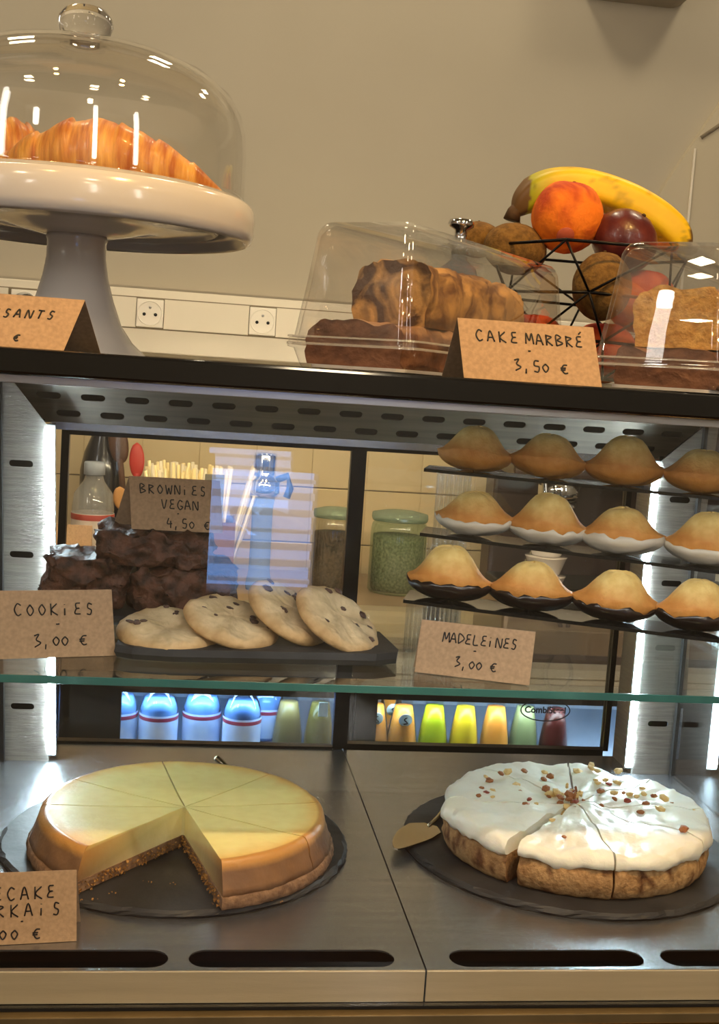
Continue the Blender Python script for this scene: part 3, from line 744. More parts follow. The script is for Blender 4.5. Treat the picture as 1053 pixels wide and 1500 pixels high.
cookie('third cookie from the left, tilted, paler and partly covered by the fourth', (-.0955, .197, .2020), .0395, .34, .50, 3)
cookie('rightmost cookie leaning on the third with a broad top face', (-.0545, .188, .1995), .0410, .38, .50, 4)

OFF = V((.002, .022, .0068))
brown_m = pmat('brownie', (.20, .115, .08), (.42, .27, .20), 95, .55, 0, .0045, 110, detail=9)
tr = E('brownie_tray', (-.235, .32, .1712), 'dark oval slate tray carrying the brownies at the back left of the shelf', 'tray')
rg = []
for d, z in ((-.004, .1714), (0, .1745), (0, .178), (-.002, .180)):
    rg.append([(-.235+(.102+d)*max(-1, min(1, 1.18*cos(a))), .315+(.058+d)*max(-1, min(1, 1.18*sin(a))), z) for a in [2*PI*i/48 for i in range(48)]])
B().loft(rg, True, True, False).build('slab', slate, tr)
def brownie(label, x0, x1, y0, y1, z0, z1, rot, seed):
    c = V(((x0+x1)/2, (y0+y1)/2, z0)); t = E('brownie', c, label, 'brownie', 'vegan brownies piled on the tray')
    bm = bmesh.new(); bmesh.ops.create_cube(bm, size=1); bmesh.ops.subdivide_edges(bm, edges=bm.edges[:], cuts=13, use_grid_fill=True)
    b = B()
    for v in bm.verts:
        p = V((v.co.x*(x1-x0), v.co.y*(y1-y0), (v.co.z+.5)*(z1-z0))); q = p+V((seed*3.1, seed, 0))
        k = V((fbm(q, 45), fbm(q+V((7, 0, 0)), 45), fbm(q+V((0, 9, 0)), 45)))*.0075+V((noise.noise(q*220), noise.noise(q*220+V((5, 5, 5))), noise.noise(q*220+V((9, 1, 1)))))*.0026
        r = V((abs(v.co.x)*2, abs(v.co.y)*2, abs(v.co.z)*2))
        p = V((p.x*(1-.05*r.z**2-.05*r.y**4), p.y*(1-.05*r.x**4), p.z))
        if v.co.z < -.45: k.z = max(k.z, 0)*.3
        v.co = p+k
    bm.verts.index_update(); b.add([c+v.co for v in bm.verts], [[v.index for v in g_.verts] for g_ in bm.faces]); bm.free()
    b.build('crumb', brown_m, t); t.rotation_euler = (0, 0, rot); return t
brownie('brownie at the lower left of the pile', -.312, -.240, .275, .345, .1812, .2270, .05, 1)
brownie('brownie at the lower right of the pile, behind the cookies', -.232, -.140, .272, .345, .1812, .2195, -.04, 2)
brownie('top brownie of the pile, carrying the brownie card', -.268, -.162, .274, .350, .2225, .2510, .02, 3)

# =================================================================== MADELEINES on a three-tier stand
OFF = V((0, 0, 0))
ms = E('tiered_stand', (.15, .20, .1781), 'clear and black three-tier acrylic stand carrying rows of madeleines', 'display stand')
tier_m = pmat('black_acrylic', (.05, .055, .065), (.07, .075, .085), 5, .08, 0, coat=.5)
tiers = []
for (xl, yl, zl, xr, yr, zr, dp) in ((.0015, .200, .2275, .335, .100, .2162, .050), (.0195, .240, .2804, .345, .1406, .2666, .050), (.0276, .285, .3340, .345, .190, .3277, .050)):
    A = V((xl, yl, zl)); Bq = V((xr, yr, zr)); d = (Bq-A).normalized(); bk = V((-d.y, d.x, 0)).normalized()
    if bk.y < 0: bk = -bk
    nrm = d.cross(bk).normalized()
    if nrm.z < 0: nrm = -nrm
    L_ = (Bq-A).length
    vs = [A, Bq, Bq+bk*dp, A+bk*dp]; vs += [p-nrm*.003 for p in vs]
    B().add(vs, [(0, 1, 2, 3), (7, 6, 5, 4), (0, 4, 5, 1), (1, 5, 6, 2), (2, 6, 7, 3), (3, 7, 4, 0)], False).build('tier', tier_m, ms)
    tiers.append((A, d, bk, nrm, L_, dp))
# ribbed clear uprights under each tier
rib_m = thin('ribbed_acrylic', (.90, .93, .96), .16, .08)
def upright(px, py, zt, zb, w_):
    b = B(); n = 8
    for i in range(n): b.lathe([(w_/n*.42, 0), (w_/n*.42, zt-zb)], (px+w_*(i-n/2+.5)/n, py+.001*(i % 2), zb), 8)
    b.build('upright', rib_m, ms)
upright(.022, .215, .2235, .1782, .030); upright(.30, .130, .2135, .1782, .030)
upright(.046, .252, .2755, .1782, .034); upright(.32, .170, .2635, .1782, .03)
upright(.060, .300, .3300, .1782, .034); upright(.33, .215, .3240, .1782, .03)

mad_m = pmat('madeleine_crumb', (.93, .78, .48), (.98, .86, .58), 120, .6, 0, .0006, 420, attr=True)
whc_m = pmat('white_chocolate', (.86, .82, .74), (.90, .86, .79), 40, .3, coat=.2)
dkc_m = pmat('dark_chocolate', (.10, .055, .045), (.16, .09, .07), 40, .28, coat=.4)
def mad_pt(r, a, top, sd, grow=0):
    ca, sa = cos(a), sin(a)
    w_ = .0225*(1-.30*abs(ca)**3); x = (.0365+grow)*r*ca*(1-.02*abs(sa)); y = (w_+grow)*r*sa
    zr = .0155+.0016*noise.noise(V((ca*2, sa*2, sd*1.3)))
    if top:
        dx = (x+.001*sin(sd))/.0185; dy = y/.0155
        z = zr+(.0190+.003*sin(sd*2.1))*math.exp(-(dx*dx+dy*dy)**1.9*.42)+.0055*(1-r*r)+.0006*fbm((x, y, sd), 90)
    else:
        g_ = math.atan2(y, x+.055)*26
        z = zr-.0155*math.sqrt(max(0, 1-r**2.2))-.0022*(1-r**4)*(cos(g_)*.5+.5)-grow
        if r > .99: z = zr-.0004
    return V((x, y, z))
def mad_mesh(sd, kind):
    n = 48; objs = []
    b = B(); v = []; f = []
    rs = [0.02, .12, .25, .38, .5, .62, .74, .85, .94, 1.0]
    seq = [(r, True) for r in rs]+[(r, False) for r in rs[::-1][1:]]
    for r, t_ in seq:
        for i in range(n): v.append(mad_pt(r, 2*PI*i/n, t_, sd))
    for k in range(len(seq)-1):
        for i in range(n): j = (i+1) % n; f.append((k*n+i, k*n+j, (k+1)*n+j, (k+1)*n+i))
    f.append(tuple(range(n))); f.append(tuple((len(seq)-1)*n+i for i in range(n))[::-1])
    b.add(v, f)
    def mc(p):
        h = p.z; r = math.hypot(p.x/.0365, p.y/.022)
        if h < .0150 and r < .99: return srgb((.86, .68, .48))
        t_ = max(0, min(1, (h-.019)/.015)); n_ = .25*fbm(p, 70)
        t_ = max(0, min(1, t_+n_))
        return V(srgb((.90, .72, .56))).lerp(V(srgb((1.0, 1.0, .96))), t_)[:]
    return b, mc
def shell_mesh(sd):
    n = 48; b = B(); v = []; f = []
    rs = [.03, .15, .3, .45, .6, .72, .84, .93, 1.0]
    for r in rs:
        for i in range(n):
            a = 2*PI*i/n; p = mad_pt(min(r, .985), a, False, sd, .0011)
            if r >= .93: p = V((p.x, p.y, mad_pt(.93, a, False, sd, .0011).z+(r-.93)/.07*(.0050+.0050*noise.noise(V((cos(a)*4, sin(a)*4, sd))))))
            v.append(p)
    for k in range(len(rs)-1):
        for i in range(n): j = (i+1) % n; f.append((k*n+j, k*n+i, (k+1)*n+i, (k+1)*n+j))
    f.append(tuple(range(n)))
    # inner lip gives the shell its thickness
    m = len(v); k0 = (len(rs)-1)*n
    for i in range(n):
        p = v[k0+i]; v.append(V((p.x*.955, p.y*.945, p.z-.0002)))
    for i in range(n): j = (i+1) % n; f.append((k0+j, k0+i, m+i, m+j))
    return b.add(v, f)
lab = ['leftmost', 'second from the left', 'third from the left', 'rightmost, cut off by the frame']
rows = [(2, 'plain', 'top tier', [.0440, .1110, .1800, .2500], 'plain golden madeleine on the %s, %s'),
        (1, 'white', 'middle tier', [.0450, .1100, .1760, .2480], 'white chocolate dipped madeleine on the %s, %s'),
        (0, 'dark', 'bottom tier', [.0360, .1060, .1770, .2460], 'dark chocolate dipped madeleine on the %s, %s')]
for ti, kind, tn, us, lb in rows:
    A, d, bk, nrm, L_, dp = tiers[ti]
    for i, u_ in enumerate(us):
        sd = ti*10+i*1.7+1
        c = A+d*u_+bk*(.026)
        t = E('madeleine', (0, 0, 0), lb % (tn, lab[i]), 'madeleine', 'madeleines on the '+tn)
        b, mc = mad_mesh(sd, kind); b.build('crumb', mad_m, t, col=mc)
        if kind == 'white': shell_mesh(sd).build('chocolate_shell', whc_m, t)
        if kind == 'dark': shell_mesh(sd).build('chocolate_shell', dkc_m, t)
        rz = math.atan2(d.y, d.x)+random.uniform(-.10, .10)
        t.location = c+nrm*.0022+OFF+(nrm*.0012 if kind != 'plain' else V((0, 0, 0)))
        t.rotation_euler = (random.uniform(.0, .12), .02+random.uniform(-.03, .03), rz)
        s_ = random.uniform(.97, 1.05); t.scale = (s_, s_, s_)

# =================================================================== ON THE TOP: cake stand with dome
SX, SY, ST = -.2880, .266, .4163
cs = E('cake_stand', (SX, SY, ST), 'white ceramic footed cake stand under a glass dome at the left', 'cake stand')
B().lathe([(0, .0990), (.0250, .0990), (.0258, .0960), (.0245, .0935), (.0248, .080), (.0275, .064), (.0325, .046), (.040, .026), (.050, .012), (.060, .003), (.063, .0006), (.058, .0006), (.045, .008), (0, .010)], (SX, SY, ST), 64).build('pedestal', ceramic, cs)
B().lathe([(0, .1375), (.1335, .1375), (.1365, .1350), (.1400, .1345), (.1440, .1330), (.1470, .129), (.1485, .121), (.1482, .110), (.1462, .1030), (.1430, .1010), (.1395, .1030), (.1375, .1090), (.119, .1105), (.1175, .1080), (.1155, .1080), (.1140, .1105), (.060, .1060), (.045, .102), (.030, .0990), (0, .0990)][::-1], (SX, SY, ST), 96).build('plate', ceramic, cs)
gd = E('glass_dome', (SX, SY, ST+.1352), 'clear glass dome with a round knob covering the croissants', 'dome cover')
pr = [(.1355, .1354), (.1378, .1354), (.1382, .140), (.1380, .172), (.1368, .190), (.1330, .205), (.124, .220), (.108, .233), (.085, .2430), (.055, .2510), (.025, .2550), (.011, .2562)]
inn = [(max(r-.0028, .0), z-.0022 if z > .19 else z) for r, z in pr[1:]][::-1]
B().lathe(pr+inn, (SX, SY, ST), 96, close=True).build('dome', dome_glass, gd)
B().lathe([(0, .2535), (.0118, .2535), (.0125, .2570), (.0155, .2595), (.0205, .2640), (.0226, .2700), (.0218, .2760), (.0175, .2822), (.009, .2855), (0, .2860)], (SX, SY, ST), 40).build('knob', solid_glass, gd)

cr_m = pmat('croissant_crust', (.76, .44, .13), (.98, .76, .38), 24, .42, 0, .0016, 45, (7, 1, 1), attr=True, coat=.15, detail=6)
def croissant(label, c, L, Rm, bend, rz, seed, ry=0):
    t = E('croissant', c, label, 'croissant', 'croissants under the dome'); c = V(c)
    N = 90; n = 30; rings = []
    for i in range(N+1):
        u = i/N*2-1; x = u*L/2; yb = bend*u*u
        seg = (abs(u)*3.6+.3) % 1.0
        env = (1-abs(u)**1.7)**.9*.88+.09
        r = Rm*env*(1+.085*(1-seg) if abs(u) < .96 else 1)*(1+.05*noise.noise(V((u*6, seed, 0))))
        if abs(u) > .985: r *= .5
        ring = []
        for k in range(n):
            a = 2*PI*k/n; rr_ = r*(1+.045*noise.noise(V((u*9+sin(a)*2.2, cos(a)*2, seed)))+.020*noise.noise(V((u*45+cos(a)*6, a*1.5, seed))))
            ring.append(c+V((x, yb+rr_*cos(a), max(0, r*.82+rr_*sin(a)*.92))))
        rings.append(ring)
    b = B().loft(rings)
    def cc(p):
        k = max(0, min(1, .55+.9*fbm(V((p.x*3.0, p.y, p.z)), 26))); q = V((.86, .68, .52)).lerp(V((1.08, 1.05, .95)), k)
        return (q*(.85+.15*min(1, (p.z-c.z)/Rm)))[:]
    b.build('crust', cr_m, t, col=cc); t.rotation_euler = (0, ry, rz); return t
croissant('large golden croissant at the front of the stand, tapering to the right', (-.272, .240, .5545), .205, .0300, .026, -.12, 3)
croissant('croissant behind the first at the left edge', (-.350, .310, .5545), .105, .034, .015, .35, 8)

# =================================================================== clear cake boxes with cakes
def rrect(cx, cy, th, w_, l_, r_, z, n=6):
    pts = []
    for sx, sy, a0 in ((1, 1, 0), (-1, 1, PI/2), (-1, -1, PI), (1, -1, 1.5*PI)):
        for i in range(n+1):
            a = a0+PI/2*i/n; pts.append((sx*(w_/2-r_)+r_*cos(a), sy*(l_/2-r_)+r_*sin(a)))
    return [V((cx+x*cos(th)-y*sin(th), cy+x*sin(th)+y*cos(th), z)) for x, y in pts]
lid_m = thin('lid_acrylic', (.97, .965, .955), .085)
flange_m = thin('acrylic_edge_glint', (.96, .96, .96), .16, .05, .22, (.85, .83, .80))  # whitish tone mixed in to stand for bright rim highlights
def cakebox(label, nx, ny, th, W, L, zr, H, tp_):
    a = V((cos(th), sin(th), 0)); b_ = V((-sin(th), cos(th), 0)); c = V((nx, ny, 0))-a*W/2+b_*L/2
    t = E('cake_box', (c.x, c.y, .4164), label, 'cake box', 'clear cake boxes on the black top')
    z0 = .4168
    R = lambda d, z, r=.012: rrect(c.x, c.y, th, W-2*d, L-2*d, max(.004, r-d*.3), z)
    zt = zr+H
    B().loft([R(-.0035, zr), R(-.0035, zr+.004), R(0, zr+.0055), R(tp_*.5, zr+H*.5), R(tp_*.9, zt-.010), R(tp_+.001, zt-.005), R(tp_+.004, zt-.0015), R(tp_+.009, zt)], False, True).build('lid', lid_m, t)
    B().loft([R(.002, zr), R(.002, zr+.004), R(.0025+tp_*.5, zr+H*.5), R(.002+tp_*.9, zt-.012), R(tp_+.004, zt-.007), R(tp_+.009, zt-.003)], False, True).build('lid_lining', acrylic, t)
    B().loft([R(.006, z0), R(.004, z0+.004), R(.0, zr-.004), R(-.004, zr-.003), R(-.004, zr-.0006)], True, False).build('tray', acrylic, t)
    fl = B(); fl.loft([R(-.0045, zr-.0012), R(-.0045, zr+.0006), R(-.001, zr+.0006), R(-.001, zr-.0012)], False, False); fl.loft([R(-.0042, zr+.0046), R(-.0042, zr+.0060), R(-.0012, zr+.0060), R(-.0012, zr+.0046)], False, False)
    fl.build('flange', flange_m, t)
    B().loft([R(.012, z0+.0015), R(.012, z0+.004)], True, True, False).build('white_base', pmat('white_base_board', (.85, .83, .82), None, 4, .4), t)
    return c, a, b_
TH = -.66
c1, a1, b1 = cakebox('clear plastic cake box in the middle holding the marbled loaf', -.0237, .1070, TH, .111, .335, .4366, .0972, .0122)
c2, a2, b2 = cakebox('clear plastic cake box at the right edge holding the golden loaf', .2120, .0740, TH, .106, .335, .4366, .0972, .0122)
def loaf(name, label, cat, c, a, b_, w_, l_, h_, z0, mat_side, mat_cut, seed, col=None, square=False, cut_first=True, grp=None):
    """loaf with long axis b_, its near end (c) cut"""
    t = E(name, (c.x, c.y, z0), label, cat, grp); n = 40; N = 34; rings = []
    def sec(u, inset=0):
        pts = []
        for k in range(n):
            f_ = k/n
            if f_ < .25: x = -1+f_*8; z = 0
            else:
                g_ = (f_-.25)/.75*PI; x = cos(g_)
                if square: x = max(-1, min(1, 1.25*cos(g_))); z = min(1, 1.3*sin(g_))
                else: x = math.copysign(abs(cos(g_))**.55, cos(g_)); z = sin(g_)**.75*(1+.06*cos(g_*2))
            x *= (1-.10*(1-z)) if not square else 1
            p = V((x*w_/2*(1-inset), 0, z*h_*(1-.3*inset)))
            q = c+a*p.x+b_*u*l_+V((0, 0, z0+p.z))
            dn = V((p.x, 0, p.z*.8)); dn = dn.normalized() if dn.length > 0 else dn
            k_ = (.0055*fbm(q+V((seed, 0, 0)), 32)+.0016*fbm(q, 130))*(1 if z > .02 else 0)
            pts.append(q+(a*dn.x+V((0, 0, 1))*dn.z)*k_)
        return pts
    for i in range(N+1): u = i/N; rings.append(sec(u, 0 if u < .93 else (u-.93)*3))
    b = B().loft(rings, False, True); b.build('crust', mat_side, t, col=col)
    e = B(); r0_ = rings[0]; m_ = sum(r0_, V())/n; vs = [m_]; fs = []
    for j, s in enumerate((.25, .5, .75, .93, 1.0)):
        for k in range(n):
            q = m_+(r0_[k]-m_)*s; vs.append(q+b_*((.0012*fbm(q, 110)) if s < 1 else 0)-b_*.0004)
    for k in range(n): fs.append((0, 1+k, 1+(k+1) % n))
    for j in range(4):
        for k in range(n): l = (k+1) % n; fs.append((1+j*n+k, 1+(j+1)*n+k, 1+(j+1)*n+l, 1+j*n+l))
    e.add(vs, fs); e.build('cut_face', mat_cut, t, col=(lambda p: (1, 1, 1))); return t
def marble(name, c1_, c2_, sc_, lo=.47, hi=.53, dist=1.6):
    m = pmat(name, c1_, c2_, sc_, .75, 0, .0012, 200, detail=3)
    for n_ in m.node_tree.nodes:
        if n_.type == 'VALTORGB': n_.color_ramp.elements[0].position = lo; n_.color_ramp.elements[1].position = hi
        if n_.type == 'TEX_NOISE' and n_.inputs['Scale'].default_value == sc_: n_.inputs['Distortion'].default_value = dist
    return m
mar_cut = marble('marbled_crumb', (.30, .19, .11), (.78, .60, .36), 30, .42, .58, 1.1)
mar_side = marble('marbled_crust', (.46, .30, .17), (.82, .63, .38), 22, .38, .62)
red_side = pmat('dark_crust', (.38, .25, .19), (.52, .36, .27), 70, .6, 0, .0014, 150, attr=True)
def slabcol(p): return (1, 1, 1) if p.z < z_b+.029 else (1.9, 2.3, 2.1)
ylw_cut = pmat('yellow_crumb', (.70, .50, .22), (.88, .70, .36), 130, .8, 0, .0018, 260, detail=8)
gold_cut = pmat('golden_crumb', (.72, .52, .24), (.86, .68, .38), 130, .8, 0, .0018, 260, detail=8)
gold_side = pmat('golden_crust', (.52, .32, .14), (.80, .56, .28), 60, .7, 0, .0020, 120)
nrc = V((-.0237, .1070, 0))                                    # near corner of box 1
z_b = .4210
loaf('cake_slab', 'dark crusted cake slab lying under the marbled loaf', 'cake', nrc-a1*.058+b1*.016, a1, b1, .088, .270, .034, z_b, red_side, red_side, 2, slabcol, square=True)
loaf('marble_loaf', 'marbled chocolate and vanilla loaf cake, cut end facing the front', 'cake', nrc-a1*.052+b1*.058, a1, b1, .072, .215, .0560, z_b+.0350, mar_side, mar_cut, 5)
tp_ = B(); 
nrc2 = V((.2120, .0740, 0))
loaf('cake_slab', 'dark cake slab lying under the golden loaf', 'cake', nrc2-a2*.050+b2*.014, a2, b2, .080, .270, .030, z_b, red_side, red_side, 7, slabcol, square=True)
loaf('golden_loaf', 'golden loaf cake with rough brown crust in the right box', 'cake', nrc2-a2*.048+b2*.030, a2, b2, .074, .22, .0480, z_b+.031, gold_side, gold_cut, 9)

# =================================================================== fruit basket
FB = V((.235, .500, .4163))
fbk = E('fruit_basket', FB, 'black wire basket of fruit behind the cake boxes', 'basket')
wire = pmat('black_wire', (.06, .05, .05), None, 5, .35, .6)
rings_ = [(.112, .1480), (.098, .0980), (.078, .0500), (.050, .0120)]
def ringp(R, z, n=6, off=0): return [FB+V((R*cos(off+2*PI*i/n), R*sin(off+2*PI*i/n), z)) for i in range(n)]
for i, (R, z) in enumerate(rings_):
    q = ringp(R, z, 6, .25*i); b = B()
    for k in range(6): b.tube([q[k], q[(k+1) % 6]], .0017, 8)
    b.build('ring', wire, fbk)
for i in range(3):
    q = ringp(*rings_[i], 6, .25*i); q2 = ringp(*rings_[i+1], 6, .25*(i+1))
    for k in range(6):
        B().tube([q[k], q2[k]], .0014, 6).build('strut', wire, fbk)
        B().tube([q[k], q2[(k-1) % 6]], .0014, 6).build('strut', wire, fbk)
for k in range(3):
    a = 2*PI*k/3; B().tube([FB+V((.050*cos(a), .050*sin(a), .012)), FB+V((.058*cos(a), .058*sin(a), .0022))], .0022, 8).build('foot', wire, fbk)
def fruit(name, label, cat, c, R, m, sq=(1, 1, 1), bumpy=.01, seed=0, rot=(0, 0, 0)):
    t = E(name, c, label, cat, 'fruit in the wire basket'); bm = bmesh.new(); bmesh.ops.create_uvsphere(bm, u_segments=36, v_segments=22, radius=1)
    b = B(); c = V(c)
    for v in bm.verts:
        d = v.co.normalized(); k = 1+bumpy*fbm(d+V((seed, 0, 0)), 2.2)
        dip = .10*math.exp(-((1-d.z)/.05)) if name in ('apple', 'orange') else 0
        v.co = V((d.x*sq[0], d.y*sq[1], d.z*sq[2]-dip))*R*k
    bm.verts.index_update(); b.add([c+v.co for v in bm.verts], [[v.index for v in f.verts] for f in bm.faces]); bm.free()
    o = b.build('skin', m, t)
    if name in ('orange', 'apple', 'passion_fruit', 'kiwi'):
        B().lathe([(0, .0), (R*.07, .0), (R*.05, R*.06), (0, R*.07)], c+V((0, 0, R*(sq[2]-(.10 if name in ('apple', 'orange') else .0))-.0005)), 10).build('stem_scar', pmat(name+'_scar', (.30, .22, .10), None, 50, .8), t)
    t.rotation_euler = rot; return t
or_m = marble('orange_peel', (.72, .26, .06), (.95, .50, .10), 22, .38, .55, .4)
kw_m = pmat('kiwi_skin', (.38, .27, .12), (.50, .37, .17), 160, .9, 0, .0012, 400)
pf_m = pmat('passion_fruit_skin', (.30, .10, .11), (.42, .18, .15), 35, .35, 0, .0010, 90, coat=.2)
ap_m = marble('apple_skin', (.70, .12, .06), (.88, .42, .16), 24, .35, .65, .3)
orr = fruit('orange', 'mottled orange with a small sticker on top of the fruit', 'fruit', (.2050, .492, .6000), .0385, or_m, (1, 1, 1.02), .02, 1, (.1, .1, 0))
B().lathe([(0, 0), (.0095, 0), (.0092, .0005), (0, .0006)], V((.197, .4560, .578)), 20, Matrix.Rotation(PI/2+.5, 4, 'X')).build('sticker', pmat('fruit_sticker', (.72, .35, .25), None, 5, .4), orr)
fruit('passion_fruit', 'dark purple passion fruit right of the orange', 'fruit', (.2665, .478, .5780), .0345, pf_m, (1.05, 1, .95), .03, 2, (.4, .5, 0))
fruit('kiwi', 'brown kiwi left of the orange', 'fruit', (.1520, .500, .5620), .0290, kw_m, (1.25, 1, .95), .02, 3, (0, .1, .3))
fruit('kiwi', 'small brown kiwi at the far left behind the chrome knob', 'fruit', (.1180, .535, .5730), .0220, kw_m, (1.2, 1, .9), .02, 4)
fruit('kiwi', 'brown kiwi below the orange, seen through the basket wires', 'fruit', (.2330, .440, .5240), .0310, kw_m, (1, 1, 1.15), .02, 5)
fruit('apple', 'red and orange apple at the right of the basket', 'fruit', (.2960, .492, .5170), .0385, ap_m, (1, 1, .92), .02, 6)
fruit('apple', 'red apple low in the basket behind the price card', 'fruit', (.2570, .490, .4580), .0370, ap_m, (1, 1, .92), .02, 7)
fruit('apple', 'orange red apple low at the left inside the basket', 'fruit', (.1800, .500, .4620), .0370, ap_m, (1, 1, .92), .02, 8)
bn = E('banana', (.24, .515, .60), 'yellow banana with a dark stem lying across the top of the fruit', 'fruit', 'fruit in the wire basket')
pts = smooth_path([(x_, y_+.175, z_) for x_, y_, z_ in [(.154, .345, .603), (.168, .345, .6195), (.194, .343, .634), (.230, .340, .6365), (.272, .338, .628), (.308, .336, .613), (.333, .336, .595), (.342, .336, .578), (.346, .336, .566)]], 8)
N = len(pts); b = B(); rings = []
for i, p in enumerate(pts):
    u = i/(N-1); r = .0205*min(1, (u/.16)**.8*.75+.25)*(1 if u < .72 else max(.22, 1-((u-.72)/.28)**1.8*.80))
    tg = (pts[min(i+1, N-1)]-pts[max(i-1, 0)]).normalized(); sd = V((0, 1, 0)); up = sd.cross(tg).normalized()
    rings.append([p+(sd*cos(a)+up*sin(a))*r*(1+.055*cos(5*a)) for a in [2*PI*k/30 for k in range(30)]])
b.loft(rings)
def bc_(p):
    k = (p.x-.154)/.195
    if k < .06 or k > .985: return (.16, .09, .03)
    n_ = fbm(p, 60); e = V(srgb((.98, .82, .12))).lerp(V(srgb((.62, .66, .10))), max(0, min(1, (.30-k)*4)))
    return (e*(.7 if n_ > .55 else 1))[:]
b.build('peel', pmat('banana_peel', (1, 1, 1), (.96, .93, .9), 30, .45, attr=True), bn, col=bc_)
B().tube([(.151, .520, .595), (.153, .520, .604), (.159, .520, .612)], [.0098, .0080, .0066], 12).build('stem_end', pmat('banana_stem', (.22, .14, .06), (.32, .22, .1), 80, .7), bn)
# chrome topped bottle behind the marbled box
sb = E('chrome_topped_bottle', (.0740, .42, .4168), 'small clear bottle with a flat chrome knob top behind the marbled cake box', 'bottle')
B().lathe([(0, .0005), (.022, .0005), (.0235, .004), (.0235, .095), (.018, .112), (.0085, .120), (.0085, .126), (0, .126)], (.0740, .42, .4168), 32).build('body', thin('blueish_glass', (.78, .84, .95), .10), sb)
B().lathe([(0, .126), (.0095, .126), (.0095, .135), (.0065, .138), (.0062, .150), (.0125, .153), (.0135, .1565), (.0120, .160), (0, .161)], (.0740, .42, .4168), 32).build('knob', chrome, sb)

# =================================================================== back counter objects seen through the case
ZC = .1003
OFF = V((.024, .173, -.0362))
def lathething(name, label, cat, c, prof, m, part='body', grp=None):
    t = E(name, c, label, cat, grp); B().lathe(prof, c, 36).build(part, m, t); return t
wb_ = lathething('plastic_bottle', 'clear plastic bottle with a white label behind the brownies', 'bottle', (-.358, .95, ZC), [(0, 0), (.027, 0), (.031, .006), (.031, .10), (.033, .115), (.030, .140), (.016, .160), (.013, .170), (0, .170)], thin('milky_pet', (.80, .82, .84), .08, .05, .18, (.8, .8, .8)))
B().lathe([(.0315, .05), (.0333, .055), (.0333, .108), (.0332, .110)], (-.358, .95, ZC), 36).build('label_band', pmat('bottle_label', (.74, .70, .66), (.80, .76, .72), 60, .5), wb_)
B().lathe([(.0336, .100), (.0339, .101), (.0339, .108), (.0336, .109)], (-.358, .95, ZC), 36).build('red_stripe', pmat('red_stripe', (.62, .22, .15), None, 5, .5), wb_)
B().lathe([(0, .17), (.0165, .17), (.0165, .188), (.015, .190), (0, .19)], (-.358, .95, ZC), 30).build('cap', pmat('white_cap', (.62, .66, .72), None, 5, .4), wb_)
g2 = lathething('dark_bottle', 'black bottle standing at the far left behind the clear one', 'bottle', (-.352, 1.03, ZC), [(0, 0), (.034, 0), (.036, .01), (.036, .17), (.030, .20), (.016, .235), (.015, .265), (0, .266)], pmat('blue_black', (.04, .06, .11), None, 8, .2, coat=.4))
B().lathe([(0, .266), (.018, .266), (.018, .29), (0, .292)], (-.352, 1.03, ZC), 24).build('cap', black_matt, g2)
ut = lathething('utensil_pot', 'dark pot of utensils behind the brownie card', 'pot', (-.300, .98, ZC), [(0, 0), (.030, 0), (.034, .005), (.036, .09), (.033, .09), (.030, .008), (0, .008)], black_matt)
def spoon(label, base, tip, hw, m, name='wooden_spoon'):
    t = E(name, base, label, 'utensil', 'utensils in the pot'); base, tip = V(base), V(tip); d = (tip-base)
    B().tube([base, base+d*.4, base+d*.78], [.0042, .0045, .005], 10).build('handle', m, t)
    c = base+d*.88; L_ = d.length*.14; dn = d.normalized(); rg = []
    for i in range(13):
        u = -1+2*i/12; r = math.sqrt(max(.003, 1-u*u)); rg.append([c+dn*u*L_+V((cos(a)*hw*r, sin(a)*hw*.3*r, 0)) for a in [2*PI*k/16 for k in range(16)]])
    B().loft(rg).build('bowl', m, t)
wood = pmat('beech_wood', (.70, .50, .28), (.78, .58, .34), 30, .6, stretch=(1, 1, .1))
spoon('pale wooden spoon leaning in the utensil pot', (-.302, .972, .112), (-.318, .955, .250), .012, wood)
spoon('dark brown wooden spoon standing tall in the utensil pot', (-.296, .984, .112), (-.330, 1.00, .345), .016, pmat('dark_wood', (.26, .15, .09), (.33, .2, .12), 30, .5))
spoon('red spatula in the utensil pot', (-.288, .975, .112), (-.296, .985, .318), .012, pmat('red_silicone', (.70, .14, .08), None, 10, .4), 'spatula')
# box of paper-wrapped straws
sx0, sx1 = -.262, -.135
sbx = E('straw_box', ((sx0+sx1)/2, .95, ZC), 'open brown box full of pale straws behind the brownie card', 'box')
q = B(); q.box(sx0, sx1, .90, .903, ZC, ZC+.11); q.box(sx0, sx1, .995, .998, ZC, ZC+.11); q.box(sx0, sx0+.003, .903, .995, ZC, ZC+.11); q.box(sx1-.003, sx1, .903, .995, ZC, ZC+.11); q.box(sx0, sx1, .903, .995, ZC, ZC+.003)
q.build('carton', pmat('brown_carton', (.42, .28, .17), (.48, .33, .2), 30, .8), sbx)
q = B().box(-.186, -.156, .897, .8995, ZC+.10, ZC+.185, .0008).build('grey_tag', pmat('grey_plastic', (.42, .41, .38), None, 5, .5), sbx)
strw = [pmat('straw_cream', (.93, .84, .60), (.96, .90, .70), 10, .6), pmat('straw_white', (.90, .86, .76), None, 10, .6)]
random.seed(5)
base_s = None
for i in range(110):
    x = random.uniform(sx0+.008, sx1-.008); y = random.uniform(.91, .988); h = random.uniform(.180, .198)
    lx = (x-(sx0+sx1)/2)*.45 + (.03 if x > -.16 else 0)
    B().tube([(x, y, ZC+.005), (x+lx, y, ZC+h)], .0028, 6).build('straw', strw[i % 2], sbx)
